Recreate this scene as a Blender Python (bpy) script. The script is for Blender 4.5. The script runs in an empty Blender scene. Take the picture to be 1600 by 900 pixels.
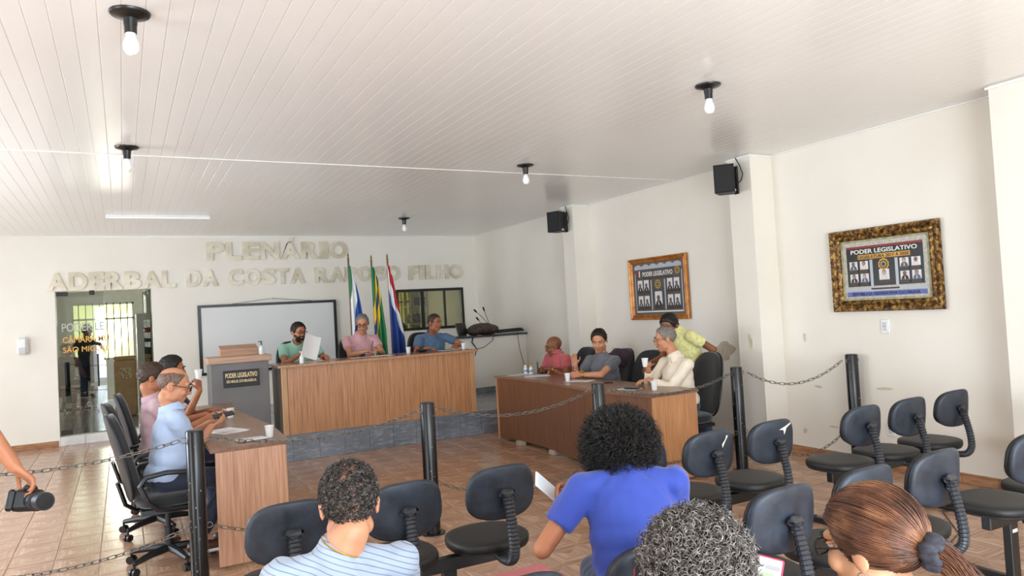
import bpy, math, random
import numpy as np
from mathutils import Matrix, Vector
from mathutils.noise import noise as mnoise
random.seed(7); RNG = np.random.default_rng(7)
PI = math.pi
SC = bpy.context.scene
COL = SC.collection
# ------------------------------------------------------------------ camera
def cam_basis(yaw, pitch, roll):
    cy, sy, cp, sp = math.cos(yaw), math.sin(yaw), math.cos(pitch), math.sin(pitch)
    f = np.array([sy*cp, cy*cp, sp]); r = np.array([cy, -sy, 0.]); u = np.cross(r, f)
    c, s = math.cos(roll), math.sin(roll)
    return r*c+u*s, -r*s+u*c, f
_r, _u, _f = cam_basis(0.495215, 0.029784, -0.056112)
CAM = np.array([0., 0., 1.675])
cd = bpy.data.cameras.new('camera'); cam = bpy.data.objects.new('camera', cd); COL.objects.link(cam)
cam.matrix_world = Matrix(((_r[0], _u[0], -_f[0], 0), (_r[1], _u[1], -_f[1], 0), (_r[2], _u[2], -_f[2], 1.675), (0, 0, 0, 1)))
cd.sensor_width = 36; cd.lens = 1131.25/1600*36; cd.clip_start = .05; cd.clip_end = 200
SC.camera = cam
# ------------------------------------------------------------------ world, light, exposure
SC.view_settings.view_transform = 'Standard'; SC.view_settings.look = 'None'
SC.view_settings.gamma = 1; SC.view_settings.use_curve_mapping = False
SC.view_settings.exposure = 0.94
w = bpy.data.worlds.new('daylight'); SC.world = w; w.use_nodes = True
bg = w.node_tree.nodes['Background']; bg.inputs[0].default_value = (.93, .97, 1, 1); bg.inputs[1].default_value = 1.6
def area(name, loc, direction, sx, sy, power, color):
    l = bpy.data.lights.new(name, 'AREA'); l.shape = 'RECTANGLE'; l.size = sx; l.size_y = sy; l.energy = power; l.color = color
    o = bpy.data.objects.new(name, l); COL.objects.link(o); o.location = loc
    o.rotation_euler = Vector(direction).to_track_quat('-Z', 'Y').to_euler(); return o
DAY = (.82, .95, 1.09)
# daylight entering through the openings of the wall behind the camera and of the left wall, the farthest of them added
area('daylight_front_doors', (1.0, -2.45, 1.35), (0, 1, 0.02), 3.6, 2.4, 185, DAY)
area('daylight_front_window', (4.6, -2.45, 1.6), (0.05, 1, 0), 2.2, 1.5, 28, DAY)
area('daylight_left_door', (-3.75, 2.2, 1.3), (1, 0.05, 0), 2.6, 2.3, 36, DAY)
area('daylight_left_window', (-3.75, 7.4, 1.6), (1, 0, 0), 2.6, 1.4, 88, DAY)
area('added_daylight_left_far', (-3.75, 11.2, 1.25), (1, 0, 0), 1.6, 2.2, 10, DAY)  # unseen opening, added for more light deep in the room
area('daylight_lobby_window', (-.3, 18.93, 1.75), (0, -1, -.1), 1.6, 1.5, 60, (1, 1, .86))
area('daylight_store_window', (4.75, 15.93, 1.7), (0, -1, -.1), 1.0, 1.1, 14, (1, 1, .86))
# ------------------------------------------------------------------ colours and materials
def lin(h):
    if not isinstance(h, str): return tuple(h)[:3]
    h = h.lstrip('#'); c = [int(h[i:i+2], 16)/255 for i in (0, 2, 4)]
    return tuple(x/12.92 if x <= .04045 else ((x+.055)/1.055)**2.4 for x in c)
class N:
    def __init__(s, m): s.t = m.node_tree; s.n = s.t.nodes; s.l = s.t.links
    def add(s, typ, **kw):
        n = s.n.new(typ)
        for k, v in kw.items(): setattr(n, k, v)
        return n
    def link(s, a, b): s.l.new(a, b)
    def math(s, op, a, b=None):
        n = s.add('ShaderNodeMath', operation=op)
        for i, v in enumerate((a, b)):
            if v is None: continue
            if hasattr(v, 'links') or hasattr(v, 'is_linked'): s.link(v, n.inputs[i])
            else: n.inputs[i].default_value = v
        return n.outputs[0]
    def mix(s, fac, a, b, blend='MIX'):
        n = s.add('ShaderNodeMix', data_type='RGBA', blend_type=blend)
        for i, v in ((0, fac), (6, a), (7, b)):
            if hasattr(v, 'is_linked'): s.link(v, n.inputs[i])
            elif i == 0: n.inputs[0].default_value = v
            else: n.inputs[i].default_value = (*lin(v), 1)
        return n.outputs[2]
    def ramp(s, fac, stops):
        n = s.add('ShaderNodeValToRGB'); e = n.color_ramp.elements
        while len(e) < len(stops): e.new(.5)
        for k, (p, c) in enumerate(stops): e[k].position = p; e[k].color = (*lin(c), 1)
        s.link(fac, n.inputs[0]); return n.outputs[0]
    def noise(s, scale, detail=3, vec=None, mapscale=None, coord='Object', rough=.5):
        if vec is None:
            if coord == 'World': vec = s.add('ShaderNodeNewGeometry').outputs['Position']
            else: vec = s.add('ShaderNodeTexCoord').outputs[coord]
        if mapscale:
            mp = s.add('ShaderNodeMapping'); mp.inputs['Scale'].default_value = mapscale; s.link(vec, mp.inputs[0]); vec = mp.outputs[0]
        n = s.add('ShaderNodeTexNoise'); n.inputs['Scale'].default_value = scale; n.inputs['Detail'].default_value = detail
        n.inputs['Roughness'].default_value = rough
        s.link(vec, n.inputs['Vector']); return n.outputs[0]
    def bump(s, h, strength, dist, bsdf):
        b = s.add('ShaderNodeBump'); b.inputs['Strength'].default_value = strength; b.inputs['Distance'].default_value = dist
        s.link(h, b.inputs['Height']); s.link(b.outputs[0], bsdf.inputs['Normal'])
MATS = {}
def M(name, c='#888888', rough=.5, metal=0, c2=None, scale=6, mapscale=None, bump=0, bscale=None, bdist=.002, spec=.5, coord='Object', lo=.35, hi=.65, sheen=0, detail=4, coat=0):
    """plain procedural material: colour mottled towards c2 by noise, optional fine bump"""
    if name in MATS: return MATS[name]
    m = bpy.data.materials.new(name); m.use_nodes = True; MATS[name] = m
    k = N(m); b = m.node_tree.nodes['Principled BSDF']
    b.inputs['Roughness'].default_value = rough; b.inputs['Metallic'].default_value = metal
    b.inputs['Specular IOR Level'].default_value = spec
    if sheen: b.inputs['Sheen Weight'].default_value = sheen
    if coat: b.inputs['Coat Weight'].default_value = coat; b.inputs['Coat Roughness'].default_value = .1
    if c2 is None:
        r = lin(c); c2 = tuple(x*.9 for x in r)
    f = k.noise(scale, detail, mapscale=mapscale, coord=coord)
    k.link(k.ramp(f, [(lo, c), (hi, c2)]), b.inputs['Base Color'])
    if bump: k.bump(k.noise(bscale or scale*6, 4, mapscale=mapscale, coord=coord), bump, bdist, b)
    return m
def wood(name, c1, c2, c3, grain=(14, 14, .8), rough=.4, scale=2.2):
    if name in MATS: return MATS[name]
    m = bpy.data.materials.new(name); m.use_nodes = True; MATS[name] = m
    k = N(m); b = m.node_tree.nodes['Principled BSDF']; b.inputs['Roughness'].default_value = rough
    f = k.noise(scale, 6, mapscale=grain, coord='World', rough=.62)
    f2 = k.noise(scale*7, 3, mapscale=grain, coord='World')
    cc = k.ramp(f, [(.3, c1), (.52, c2), (.72, c3)])
    cc = k.mix(k.ramp(f2, [(.45, '#000000'), (.7, '#606060')]), cc, c1)
    k.link(cc, b.inputs['Base Color']); k.bump(f2, .08, .001, b)
    return m
# ------------------------------------------------------------------ mesh building
def rotz(a): c, s = math.cos(a), math.sin(a); return np.array([[c, -s, 0], [s, c, 0], [0, 0, 1.]])
def rotx(a): c, s = math.cos(a), math.sin(a); return np.array([[1, 0, 0], [0, c, -s], [0, s, c.real]])
def roty(a): c, s = math.cos(a), math.sin(a); return np.array([[c, 0, s], [0, 1, 0], [-s, 0, c]])
def V(*a): return np.array(a if len(a) > 1 else a[0], float)
def unit(v): v = np.asarray(v, float); return v/max(np.linalg.norm(v), 1e-9)
def frame(d, hint=(0, 0, 1)):
    """columns: side, other, d"""
    d = unit(d); h = np.asarray(hint, float)
    if abs(np.dot(d, unit(h))) > .98: h = V(0, 1, 0) if abs(d[1]) < .9 else V(1, 0, 0)
    a = unit(np.cross(h, d)); b = np.cross(d, a); return np.stack([a, b, d], 1)
_ico = {}
def sphere_grid(n, m):
    if (n, m) in _ico: return _ico[n, m]
    v = [(0, 0, 1.)]
    for i in range(1, m):
        t = PI*i/m
        for j in range(n): p = 2*PI*j/n; v.append((math.sin(t)*math.cos(p), math.sin(t)*math.sin(p), math.cos(t)))
    v.append((0, 0, -1.)); f = []
    for j in range(n): f.append((0, 1+j, 1+(j+1) % n))
    for i in range(m-2):
        for j in range(n):
            a = 1+i*n+j; b = 1+i*n+(j+1) % n; f.append((a, a+n, b+n, b))
    L = len(v)-1; o = 1+(m-2)*n
    for j in range(n): f.append((L, o+(j+1) % n, o+j))
    _ico[n, m] = (np.array(v), f); return _ico[n, m]
class B:
    """collects shapes, then becomes ONE mesh object"""
    def __init__(s): s.v = []; s.f = []; s.n = 0
    def raw(s, v, f):
        v = np.asarray(v, float); s.v.append(v); s.f += [tuple(i+s.n for i in q) for q in f]; s.n += len(v); return s
    def box(s, c, d, R=None, bev=0):
        x, y, z = np.asarray(d, float)/2
        if bev <= 0:
            v = np.array([(a, b, e) for e in (-z, z) for b in (-y, y) for a in (-x, x)])
            f = [(0, 2, 3, 1), (4, 5, 7, 6), (0, 1, 5, 4), (2, 6, 7, 3), (0, 4, 6, 2), (1, 3, 7, 5)]
        else:
            r = min(bev, x*.99, y*.99, z*.99); v = []; ix = {}
            for sx in (-1, 1):
                for sy in (-1, 1):
                    for sz in (-1, 1):
                        for ax in range(3):
                            p = [sx*(x-r), sy*(y-r), sz*(z-r)]; p[ax] = (sx*x, sy*y, sz*z)[ax]
                            ix[sx, sy, sz, ax] = len(v); v.append(p)
            f = []
            q = lambda l: f.append(tuple(ix[i] for i in l))
            for ax in range(3):
                a1, a2 = [i for i in range(3) if i != ax]
                for sg in (-1, 1):
                    def K(u, w_):
                        t = [0, 0, 0]; t[ax] = sg; t[a1] = u; t[a2] = w_; return (*t, ax)
                    q([K(-1, -1), K(1, -1), K(1, 1), K(-1, 1)])
            for ax in range(3):
                a1, a2 = [i for i in range(3) if i != ax]
                for u in (-1, 1):
                    for w_ in (-1, 1):
                        def K(sg, fa):
                            t = [0, 0, 0]; t[ax] = sg; t[a1] = u; t[a2] = w_; return (*t, fa)
                        q([K(-1, a1), K(1, a1), K(1, a2), K(-1, a2)])
            for sx in (-1, 1):
                for sy in (-1, 1):
                    for sz in (-1, 1): q([(sx, sy, sz, 0), (sx, sy, sz, 1), (sx, sy, sz, 2)])
            v = np.array(v)
        if R is not None: v = v@np.asarray(R).T
        return s.raw(v+np.asarray(c, float), f)
    def ell(s, c, r, R=None, n=16, m=10):
        v, f = sphere_grid(n, m); v = v*np.asarray(r, float)
        if R is not None: v = v@np.asarray(R).T
        return s.raw(v+np.asarray(c, float), f)
    def tube(s, pts, r, n=10, cap=True, flat=1., hint=(0, 0, 1), closed=False):
        pts = np.asarray(pts, float); k = len(pts); r = np.broadcast_to(np.asarray(r, float), (k,))
        a = np.linspace(0, 2*PI, n, endpoint=False); ring = np.stack([np.cos(a), np.sin(a)*flat], 1); v = []; side = None
        for i in range(k):
            if closed: d = pts[(i+1) % k]-pts[i-1]
            else: d = pts[min(i+1, k-1)]-pts[max(i-1, 0)]
            d = unit(d)
            if side is None: Fm = frame(d, hint); side = Fm[:, 0]
            side = unit(side-d*np.dot(side, d)); up = np.cross(d, side)
            v.append(pts[i]+r[i]*(ring[:, :1]*side+ring[:, 1:]*up))
        f = []
        for i in range(k if closed else k-1):
            for j in range(n):
                f.append((i*n+j, i*n+(j+1) % n, ((i+1) % k)*n+(j+1) % n, ((i+1) % k)*n+j))
        if cap and not closed: f += [tuple(range(n))[::-1], tuple((k-1)*n+j for j in range(n))]
        return s.raw(np.concatenate(v), f)
    def cap(s, p0, p1, r0, r1=None, n=12):
        """tapered capsule with rounded ends"""
        p0, p1 = V(p0), V(p1); r1 = r0 if r1 is None else r1; d = unit(p1-p0); pts = []; rr = []
        for t in (-1, -.85, -.5): pts.append(p0+d*r0*t); rr.append(r0*math.sqrt(max(1-t*t, .02)))
        pts.append(p0); rr.append(r0); pts.append(p1); rr.append(r1)
        for t in (.5, .85, 1): pts.append(p1+d*r1*t); rr.append(r1*math.sqrt(max(1-t*t, .02)))
        return s.tube(pts, rr, n)
    def cyl(s, p0, p1, r0, r1=None, n=16): return s.tube([p0, p1], [r0, r0 if r1 is None else r1], n)
    def lathe(s, prof, c=(0, 0, 0), n=24, R=None):
        prof = np.asarray(prof, float); a = np.linspace(0, 2*PI, n, endpoint=False)
        v = np.concatenate([np.stack([r*np.cos(a), r*np.sin(a), np.full(n, z)], 1) for r, z in prof]); f = []
        for i in range(len(prof)-1):
            for j in range(n): f.append((i*n+j, i*n+(j+1) % n, (i+1)*n+(j+1) % n, (i+1)*n+j))
        f.append(tuple(range(n))[::-1]); f.append(tuple((len(prof)-1)*n+j for j in range(n)))
        if R is not None: v = v@np.asarray(R).T
        return s.raw(v+np.asarray(c, float), f)
    def prism(s, poly, z0, z1, R=None, c=(0, 0, 0)):
        k = len(poly); v = np.array([(x, y, z0) for x, y in poly]+[(x, y, z1) for x, y in poly], float)
        if R is not None: v = v@np.asarray(R).T
        f = [tuple(range(k))[::-1], tuple(range(k, 2*k))]+[(i, (i+1) % k, k+(i+1) % k, k+i) for i in range(k)]
        return s.raw(v+np.asarray(c, float), f)
    def mesh(s, name, smooth=True, off=None):
        me = bpy.data.meshes.new(name); v = np.concatenate(s.v) if s.v else np.zeros((0, 3))
        if off is not None: v = v-np.asarray(off, float)
        me.from_pydata(v.tolist(), [], s.f); me.update()
        if smooth and len(me.polygons): me.shade_smooth() if hasattr(me, 'shade_smooth') else None
        return me
    def build(s, name, mat, parent=None, smooth=True, sharp=35, off=None):
        if off is None and parent is not None: off = origin_of(parent)
        me = s.mesh(name, smooth, off)
        if smooth and sharp: set_sharp(me, sharp)
        return link(name, me, mat, parent)
def set_sharp(me, deg):
    try: me.set_sharp_from_angle(angle=math.radians(deg))
    except Exception: pass
def origin_of(o):
    p = V(0, 0, 0)
    while o is not None: p = p+np.array(o.location[:]); o = o.parent
    return p
def link(name, me, mat, parent=None, loc=None):
    if mat is not None and not me.materials: me.materials.append(M(mat) if isinstance(mat, str) else mat)
    o = bpy.data.objects.new(name, me); COL.objects.link(o)
    if parent is not None: o.parent = parent
    if loc is not None: o.location = loc
    return o
def tag(o, label=None, cat=None, group=None, kind=None):
    if label: o['label'] = label
    if cat: o['category'] = cat
    if group: o['group'] = group
    if kind: o['kind'] = kind
    return o
def thing(name, label, cat, loc=(0, 0, 0), group=None, kind=None):
    o = bpy.data.objects.new(name, None); COL.objects.link(o); o.location = loc; o.empty_display_size = .05
    return tag(o, label, cat, group, kind)
def copy_tree(o, parent=None, label=None, loc=None, rz=None):
    c = o.copy(); COL.objects.link(c); c.parent = parent
    if label: c['label'] = label
    if loc is not None: c.location = loc
    if rz is not None: c.rotation_euler = (0, 0, rz)
    for ch in list(o.children): copy_tree(ch, c)
    return c
def fast_mesh(name, v, quads, mat=None):
    """numpy quads -> mesh (for hair and other dense geometry)"""
    me = bpy.data.meshes.new(name); v = np.asarray(v, np.float32); q = np.asarray(quads, np.int32)
    k = q.shape[1]
    me.vertices.add(len(v)); me.vertices.foreach_set('co', v.ravel())
    me.loops.add(q.size); me.loops.foreach_set('vertex_index', q.ravel())
    me.polygons.add(len(q)); me.polygons.foreach_set('loop_start', np.arange(0, q.size, k, dtype=np.int32))
    me.update(calc_edges=True); me.validate(); me.shade_smooth()
    if mat is not None: me.materials.append(mat)
    return me
def text_mesh(txt, height, depth=.004, bold=0., width=None, align='CENTER'):
    """flat lettering standing in local XZ, facing -Y, baseline at z=0"""
    cu = bpy.data.curves.new('t', 'FONT'); cu.body = txt; cu.size = 1; cu.extrude = depth/2; cu.offset = bold; cu.resolution_u = 3
    o = bpy.data.objects.new('t', cu); COL.objects.link(o)
    dg = bpy.context.evaluated_depsgraph_get(); me = bpy.data.meshes.new_from_object(o.evaluated_get(dg))
    bpy.data.objects.remove(o); bpy.data.curves.remove(cu)
    n = len(me.vertices); co = np.empty(n*3, np.float32); me.vertices.foreach_get('co', co); co = co.reshape(-1, 3)
    if n == 0: return me
    s = height/.73; x0, x1 = co[:, 0].min(), co[:, 0].max(); sx = s if width is None else width/max(x1-x0, 1e-6)
    xc = {'CENTER': (x0+x1)/2, 'LEFT': x0, 'RIGHT': x1}[align]
    out = np.stack([(co[:, 0]-xc)*sx, -co[:, 2], co[:, 1]*s], 1)
    me.vertices.foreach_set('co', out.astype(np.float32).ravel()); me.update(); me.materials.clear()
    return me
def text_obj(txt, height, mat, parent, loc, rz=0, depth=.003, bold=0., width=None, name='lettering', align='CENTER', R=None):
    o = link(name, text_mesh(txt, height, depth, bold, width, align), mat, parent)
    if R is not None: o.matrix_local = Matrix.Translation(Vector(loc))@Matrix(np.asarray(R).tolist()).to_4x4()
    else: o.location = loc; o.rotation_euler = (0, 0, rz)
    return o
# ------------------------------------------------------------------ the room
H = 3.175; XW = 6.2; YB = 12.93; XL = -3.8; YF = -2.5
M('wall_paint', '#f1ebdf', .6, c2='#ede6d9', scale=1.3, bump=.12, bscale=30, coord='World')
m = M('right_wall_paint', '#f2ebdf', .55, c2='#ece4d6', scale=.8, coord='World', bump=.15, bscale=18)
M('plaster', '#cfc2ae', .9, c2='#bcae98', scale=14, bump=.3)
M('pvc', '#f4f1ec', .22, c2='#f1ede7', scale=.7, coord='World')
M('groove', '#dcd6ce', .6)
def wall_with_holes(name, axis, pos, thick, a0, a1, z0, z1, holes, mat):
    """wall in the plane axis=pos (thick goes to +axis); holes = (a0,a1,z0,z1)"""
    As = sorted({a0, a1, *[h[0] for h in holes], *[h[1] for h in holes]}); Zs = sorted({z0, z1, *[h[2] for h in holes], *[h[3] for h in holes]})
    b = B()
    for i in range(len(As)-1):
        k = 0
        while k < len(Zs)-1:
            ac, zc = (As[i]+As[i+1])/2, (Zs[k]+Zs[k+1])/2
            if any(h[0] < ac < h[1] and h[2] < zc < h[3] for h in holes): k += 1; continue
            e = k+1
            while e < len(Zs)-1 and not any(h[0] < ac < h[1] and h[2] < (Zs[e]+Zs[e+1])/2 < h[3] for h in holes): e += 1
            zc, dz = (Zs[k]+Zs[e])/2, Zs[e]-Zs[k]
            c = (ac, pos+thick/2, zc) if axis == 'Y' else (pos+thick/2, ac, zc)
            d = (As[i+1]-As[i], abs(thick), dz) if axis == 'Y' else (abs(thick), As[i+1]-As[i], dz)
            b.box(c, d); k = e
    return tag(b.build(name, mat, smooth=False), kind='structure')
DOOR = (-.885, .425, .14, 2.338); WIN = (4.51, 5.885, 1.385, 2.16)
wall_back = wall_with_holes('wall_back', 'Y', YB, .15, XL, XW+.2, 0, H, [(DOOR[0], DOOR[1], .0, DOOR[3]), WIN], M('wall_paint'))
wall_right = wall_with_holes('wall_right', 'X', XW, .2, YF, 19.3, 0, H, [], M('right_wall_paint'))
wall_left = wall_with_holes('wall_left', 'X', XL, -.2, YF, 19.3, 0, H, [(.8, 3.6, 0, 2.5), (6, 8.8, .9, 2.4), (10.4, 12.0, 0, 2.35)], M('wall_paint'))  # last hole is an added, unseen opening that brightens the far end
wall_front = wall_with_holes('wall_front', 'Y', YF, -.2, XL, XW, 0, H, [(-.9, 2.9, 0, 2.6), (3.4, 5.8, .8, 2.4)], M('wall_paint'))
for n_, y0, y1 in (('pillar', 8.885, 9.185), ('pillar', 5.46, 5.78), ('pillar', 2.76, 3.065)):
    p = B().box((XW-.16, (y0+y1)/2, H/2), (.32, y1-y0, H)).build('pillar', M('right_wall_paint'), wall_right, smooth=False)
    B().box((XW-.165, (y0+y1)/2, H-.02), (.35, y1-y0+.03, .018)).build('cornice_strip', M('pvc'), wall_right, smooth=False)
# patches where the paint and plaster have fallen off, slightly sunk edges
def blob(name, y, z, ry, rz_, seed, mat, x=XW, parent=None):
    rr = random.Random(seed); k = 22; poly = []
    for i in range(k):
        a = 2*PI*i/k; q = 1+.22*math.sin(a*2+seed)+.13*math.sin(a*5+seed*2)+rr.uniform(-.06, .06); poly.append((ry*q*math.cos(a), rz_*q*math.sin(a)))
    R = np.array([[0, 0, 1], [1, 0, 0], [0, 1, 0.]])
    return B().prism(poly, -.003, .0025, R, (x-.001, y, z)).build(name, mat, parent, smooth=False)
blob('plaster_patch', 6.36, 1.04, .17, .12, 3, M('plaster'), parent=wall_right)
M('flaked_paint', '#d9cdb8', .9, c2='#cfc0a6', scale=20, bump=.4)
for i, (y, z, a, b_) in enumerate([(5.18, 1.22, .02, .035), (5.05, .72, .05, .012), (4.62, .5, .06, .01), (4.9, .33, .045, .012), (5.25, .25, .02, .03), (4.32, .75, .09, .012), (8.5, .95, .07, .09)]):
    blob('flaked_patch', y, z, a, b_, 11+i, M('flaked_paint') if i < 6 else M('right_wall_scuff', '#d8d0c4', .8), parent=wall_right)
blob('flaked_patch', 5.61, 1.2, .03, .07, 31, M('flaked_paint'), x=XW-.32, parent=wall_right)
# ceiling: white PVC boards, each 10 cm wide, in two lengths that meet at a seam strip
ceil = tag(B().box(((XL+XW)/2, (YF+19.3)/2, H+.06), (XW-XL+.4, 19.3-YF+.4, .1)).build('ceiling', M('groove'), smooth=False), kind='structure')
def board_mesh(L, nm):
    w2, ch, d = .0503, .0022, .006
    prof = [(-w2+.001, d), (-w2+.0003, .0012), (-w2+ch, 0), (w2-ch-.003, 0), (w2-.004, .0015), (w2-.0003, .002), (w2-.001, d)]
    k = len(prof); v = [(x, y, z) for y in (0, L) for x, z in prof]
    f = [(i, i+1, k+i+1, k+i)[::-1] for i in range(k-1)]+[tuple(range(k)), tuple(range(2*k-1, k-1, -1))]
    b = B(); b.raw(v, f); me = b.mesh(nm, smooth=False); me.materials.append(M('pvc')); return me
YS = 6.93
bm1, bm2 = board_mesh(YS+.2-YF-.2, 'board_near'), board_mesh(YB-YS-.01, 'board_far')
x = -.0015-36*.1005; i = 0
while x < XW+.02:
    for me, y in ((bm1, YF), (bm2, YS+.01)):
        o = link('ceiling_board', me, None, ceil); o.location = (x, y, H)
    x += .1005
B().box(((XL+XW)/2, YS, H-.003), (XW-XL, .035, .008), bev=.002).build('seam_strip', M('pvc'), ceil, smooth=False)
B().box(((XL+XW)/2, YB-.012, H-.008), (XW-XL, .024, .018)).build('seam_strip', M('pvc'), ceil, smooth=False)
B().box((XW-.01, (YF+YB)/2, H-.006), (.02, YB-YF, .014)).build('seam_strip', M('pvc'), ceil, smooth=False)
# floor: glazed ceramic tiles printed with a triangular wood pattern
def tile_material():
    m = bpy.data.materials.new('floor_tile'); m.use_nodes = True; k = N(m); b = m.node_tree.nodes['Principled BSDF']
    uv = k.add('ShaderNodeUVMap').outputs[0]; sp = k.add('ShaderNodeSeparateXYZ'); k.link(uv, sp.inputs[0])
    u, v = sp.outputs[0], sp.outputs[1]
    mask = k.math('GREATER_THAN', k.math('ABSOLUTE', u), k.math('ABSOLUTE', v))
    half = k.math('GREATER_THAN', k.math('ADD', u, v), 0.)
    pos = k.add('ShaderNodeNewGeometry').outputs['Position']
    g1 = k.noise(3, 5, vec=pos, mapscale=(1.2, 14, 1)); g2 = k.noise(3, 5, vec=pos, mapscale=(14, 1.2, 1))
    c1 = k.ramp(g1, [(.3, '#876049'), (.5, '#ab8368'), (.7, '#c7a286')])
    c2 = k.ramp(g2, [(.3, '#9c7258'), (.5, '#b89378'), (.7, '#d3b196')])
    c = k.mix(mask, c1, c2)
    c = k.mix(k.math('MULTIPLY', half, .28), c, '#875b42')
    big = k.noise(.9, 3, vec=pos)
    c = k.mix(k.math('MULTIPLY', big, .35), c, '#caa68a')
    k.link(c, b.inputs['Base Color']); b.inputs['Roughness'].default_value = .2; b.inputs['Specular IOR Level'].default_value = .42
    k.bump(k.noise(2.5, 2, vec=pos), .05, .01, b)
    MATS['floor_tile'] = m; return m
TILE = .2975; GAP = .006
M('grout', '#dcc9b2', .8, c2='#c9b398', scale=3, coord='World')
floor = tag(B().box(((XL+XW)/2, (YF+YB)/2, -.055), (XW-XL+.4, YB-YF+.3, .1)).build('floor', M('grout'), smooth=False), kind='structure')
def tile_parts(s, g, h=.006, b=.0022):
    a = s/2-g/2; v = [(-a, -a, -h), (a, -a, -h), (a, a, -h), (-a, a, -h), (-a, -a, -b), (a, -a, -b), (a, a, -b), (-a, a, -b)]
    c = a-b; v += [(-c, -c, 0), (c, -c, 0), (c, c, 0), (-c, c, 0)]
    f = [(8, 9, 10, 11)]+[(4+i, 4+(i+1) % 4, 8+(i+1) % 4, 8+i) for i in range(4)]+[(i, (i+1) % 4, 4+(i+1) % 4, 4+i) for i in range(4)]
    return np.array(v, float), f
def tiles_mesh(name, centers, s, g, mat):
    v0, f0 = tile_parts(s, g); vs = []; fs = []; uvs = []
    for i, c in enumerate(centers):
        vs.append(v0+np.asarray(c, float)); fs += [tuple(j+12*i for j in q) for q in f0]
        for q in f0: uvs += [(v0[j][0]/(s/2), v0[j][1]/(s/2)) for j in q]
    me = bpy.data.meshes.new(name); me.from_pydata(np.concatenate(vs).tolist(), [], fs)
    l = me.uv_layers.new(name='UVMap'); l.data.foreach_set('uv', np.array(uvs, np.float32).ravel()); me.materials.append(mat); return me
tm = tile_material()
one = tiles_mesh('floor_tile', [(0, 0, 0)], TILE, GAP, tm)
RM = np.stack([_r, _u, _f])
def project(p):
    q = RM@(np.asarray(p, float)-CAM)
    return (800+1131.25*q[0]/q[2], 450-1131.25*q[1]/q[2], q[2]) if q[2] > .1 else (9e9, 9e9, q[2])
cs = []
for i in range(-13, 22):
    for j in range(-9, 45):
        x, y = .092+TILE*(i+.5), 2.0+TILE*(j+.5)
        if XL < x < XW+.1 and YF < y < YB and not (y > 9.2 and x > .9): cs.append((x, y))
def vis(c):
    px, py, d = project((c[0], c[1], 0)); return d if (-40 < px < 1640 and 600 < py < 940) else 99+abs(d)
cs.sort(key=vis)
for x, y in cs[:300]: link('floor_tile', one, None, floor).location = (x, y, 0)
tag(link('floor_tiles_beyond', tiles_mesh('floor_tiles_beyond', [(x, y, 0) for x, y in cs[300:]], TILE, GAP, tm), None, floor), kind='stuff')
# brown skirting tiles
M('skirting_tile', '#9a6844', .25, c2='#b98a62', scale=5, coord='World', mapscale=(1, 1, 6))
base_r = tag(B().box((XW-.003, 2.6, .045), (.006, 10, .09)).build('baseboard_right', M('grout'), smooth=False), kind='structure')
sk = B().box((0, 0, 0), (.012, .29, .085), bev=.002).mesh('skirting_tile', False); sk.materials.append(M('skirting_tile'))
y = 3.2
for k in range(18):
    yy = 3.22+.295*k
    if not 5.4 < yy+.1 < 5.75: link('skirting_tile', sk, None, base_r).location = (XW-.008, yy, .045)
base_b = tag(B().box((-2.35, YB-.003, .045), (2.9, .006, .09)).build('baseboard_back', M('grout'), smooth=False), kind='structure')
sk2 = B().box((0, 0, 0), (.29, .012, .085), bev=.002).mesh('skirting_tile', False); sk2.materials.append(M('skirting_tile'))
for k in range(8): link('skirting_tile', sk2, None, base_b).location = (-1.05-.295*k, YB-.008, .045)
# ------------------------------------------------------------------ stage with dark marble riser
def marble(name, c, vein, gl):
    m = bpy.data.materials.new(name); m.use_nodes = True; MATS[name] = m; k = N(m); b = m.node_tree.nodes['Principled BSDF']
    n1 = k.noise(2.3, 6, coord='World', rough=.65); mp = k.add('ShaderNodeMapping'); mp.inputs['Rotation'].default_value = (0, .75, 0); mp.inputs['Scale'].default_value = (2.2, 4, 9)
    k.link(k.add('ShaderNodeNewGeometry').outputs['Position'], mp.inputs[0]); wv = k.add('ShaderNodeTexNoise'); wv.inputs['Scale'].default_value = 2.4; wv.inputs['Detail'].default_value = 7; wv.inputs['Distortion'].default_value = 1.2; wv.inputs['Roughness'].default_value = .65
    k.link(mp.outputs[0], wv.inputs['Vector'])
    base = k.ramp(n1, [(.3, c), (.7, gl)]); v = k.ramp(wv.outputs[0], [(.5, '#000000'), (.68, '#b0b0b0')])
    k.link(k.mix(v, base, vein), b.inputs['Base Color']); b.inputs['Roughness'].default_value = .18; return m
marble('dark_marble', '#656b74', '#c8ccd0', '#8a919b')
M('stage_joint', '#c9c3ba', .7)
SY = 9.0; SZ = .308; SX0 = .72
stage = tag(B().box(((SX0+XW)/2, (SY+.012+YB)/2, SZ/2-.004), (XW-SX0, YB-SY-.012, SZ-.008)).build('stage_platform', M('stage_joint'), smooth=False), kind='structure')
stage['label'] = 'raised stage platform faced with dark veined marble tiles'
rt = B().box((0, 0, 0), (.3095, .016, SZ-.006), bev=.002).mesh('riser_tile', False); rt.materials.append(M('dark_marble'))
x = 1.759-.3135*3+.157
while x < XW:
    link('riser_tile', rt, None, stage).location = (x, SY+.008, SZ/2-.002); x += .3135
M('stage_floor_tile', '#8f9296', .2, c2='#767a80', scale=2, coord='World')
ft = B().box((0, 0, 0), (.41, .41, .008), bev=.002).mesh('stage_floor_tile', False); ft.materials.append(M('stage_floor_tile'))
for i in range(13):
    for j in range(9):
        link('stage_floor_tile', ft, None, stage).location = (SX0+.22+.4155*i, SY+.235+.4155*j, SZ-.004)
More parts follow.
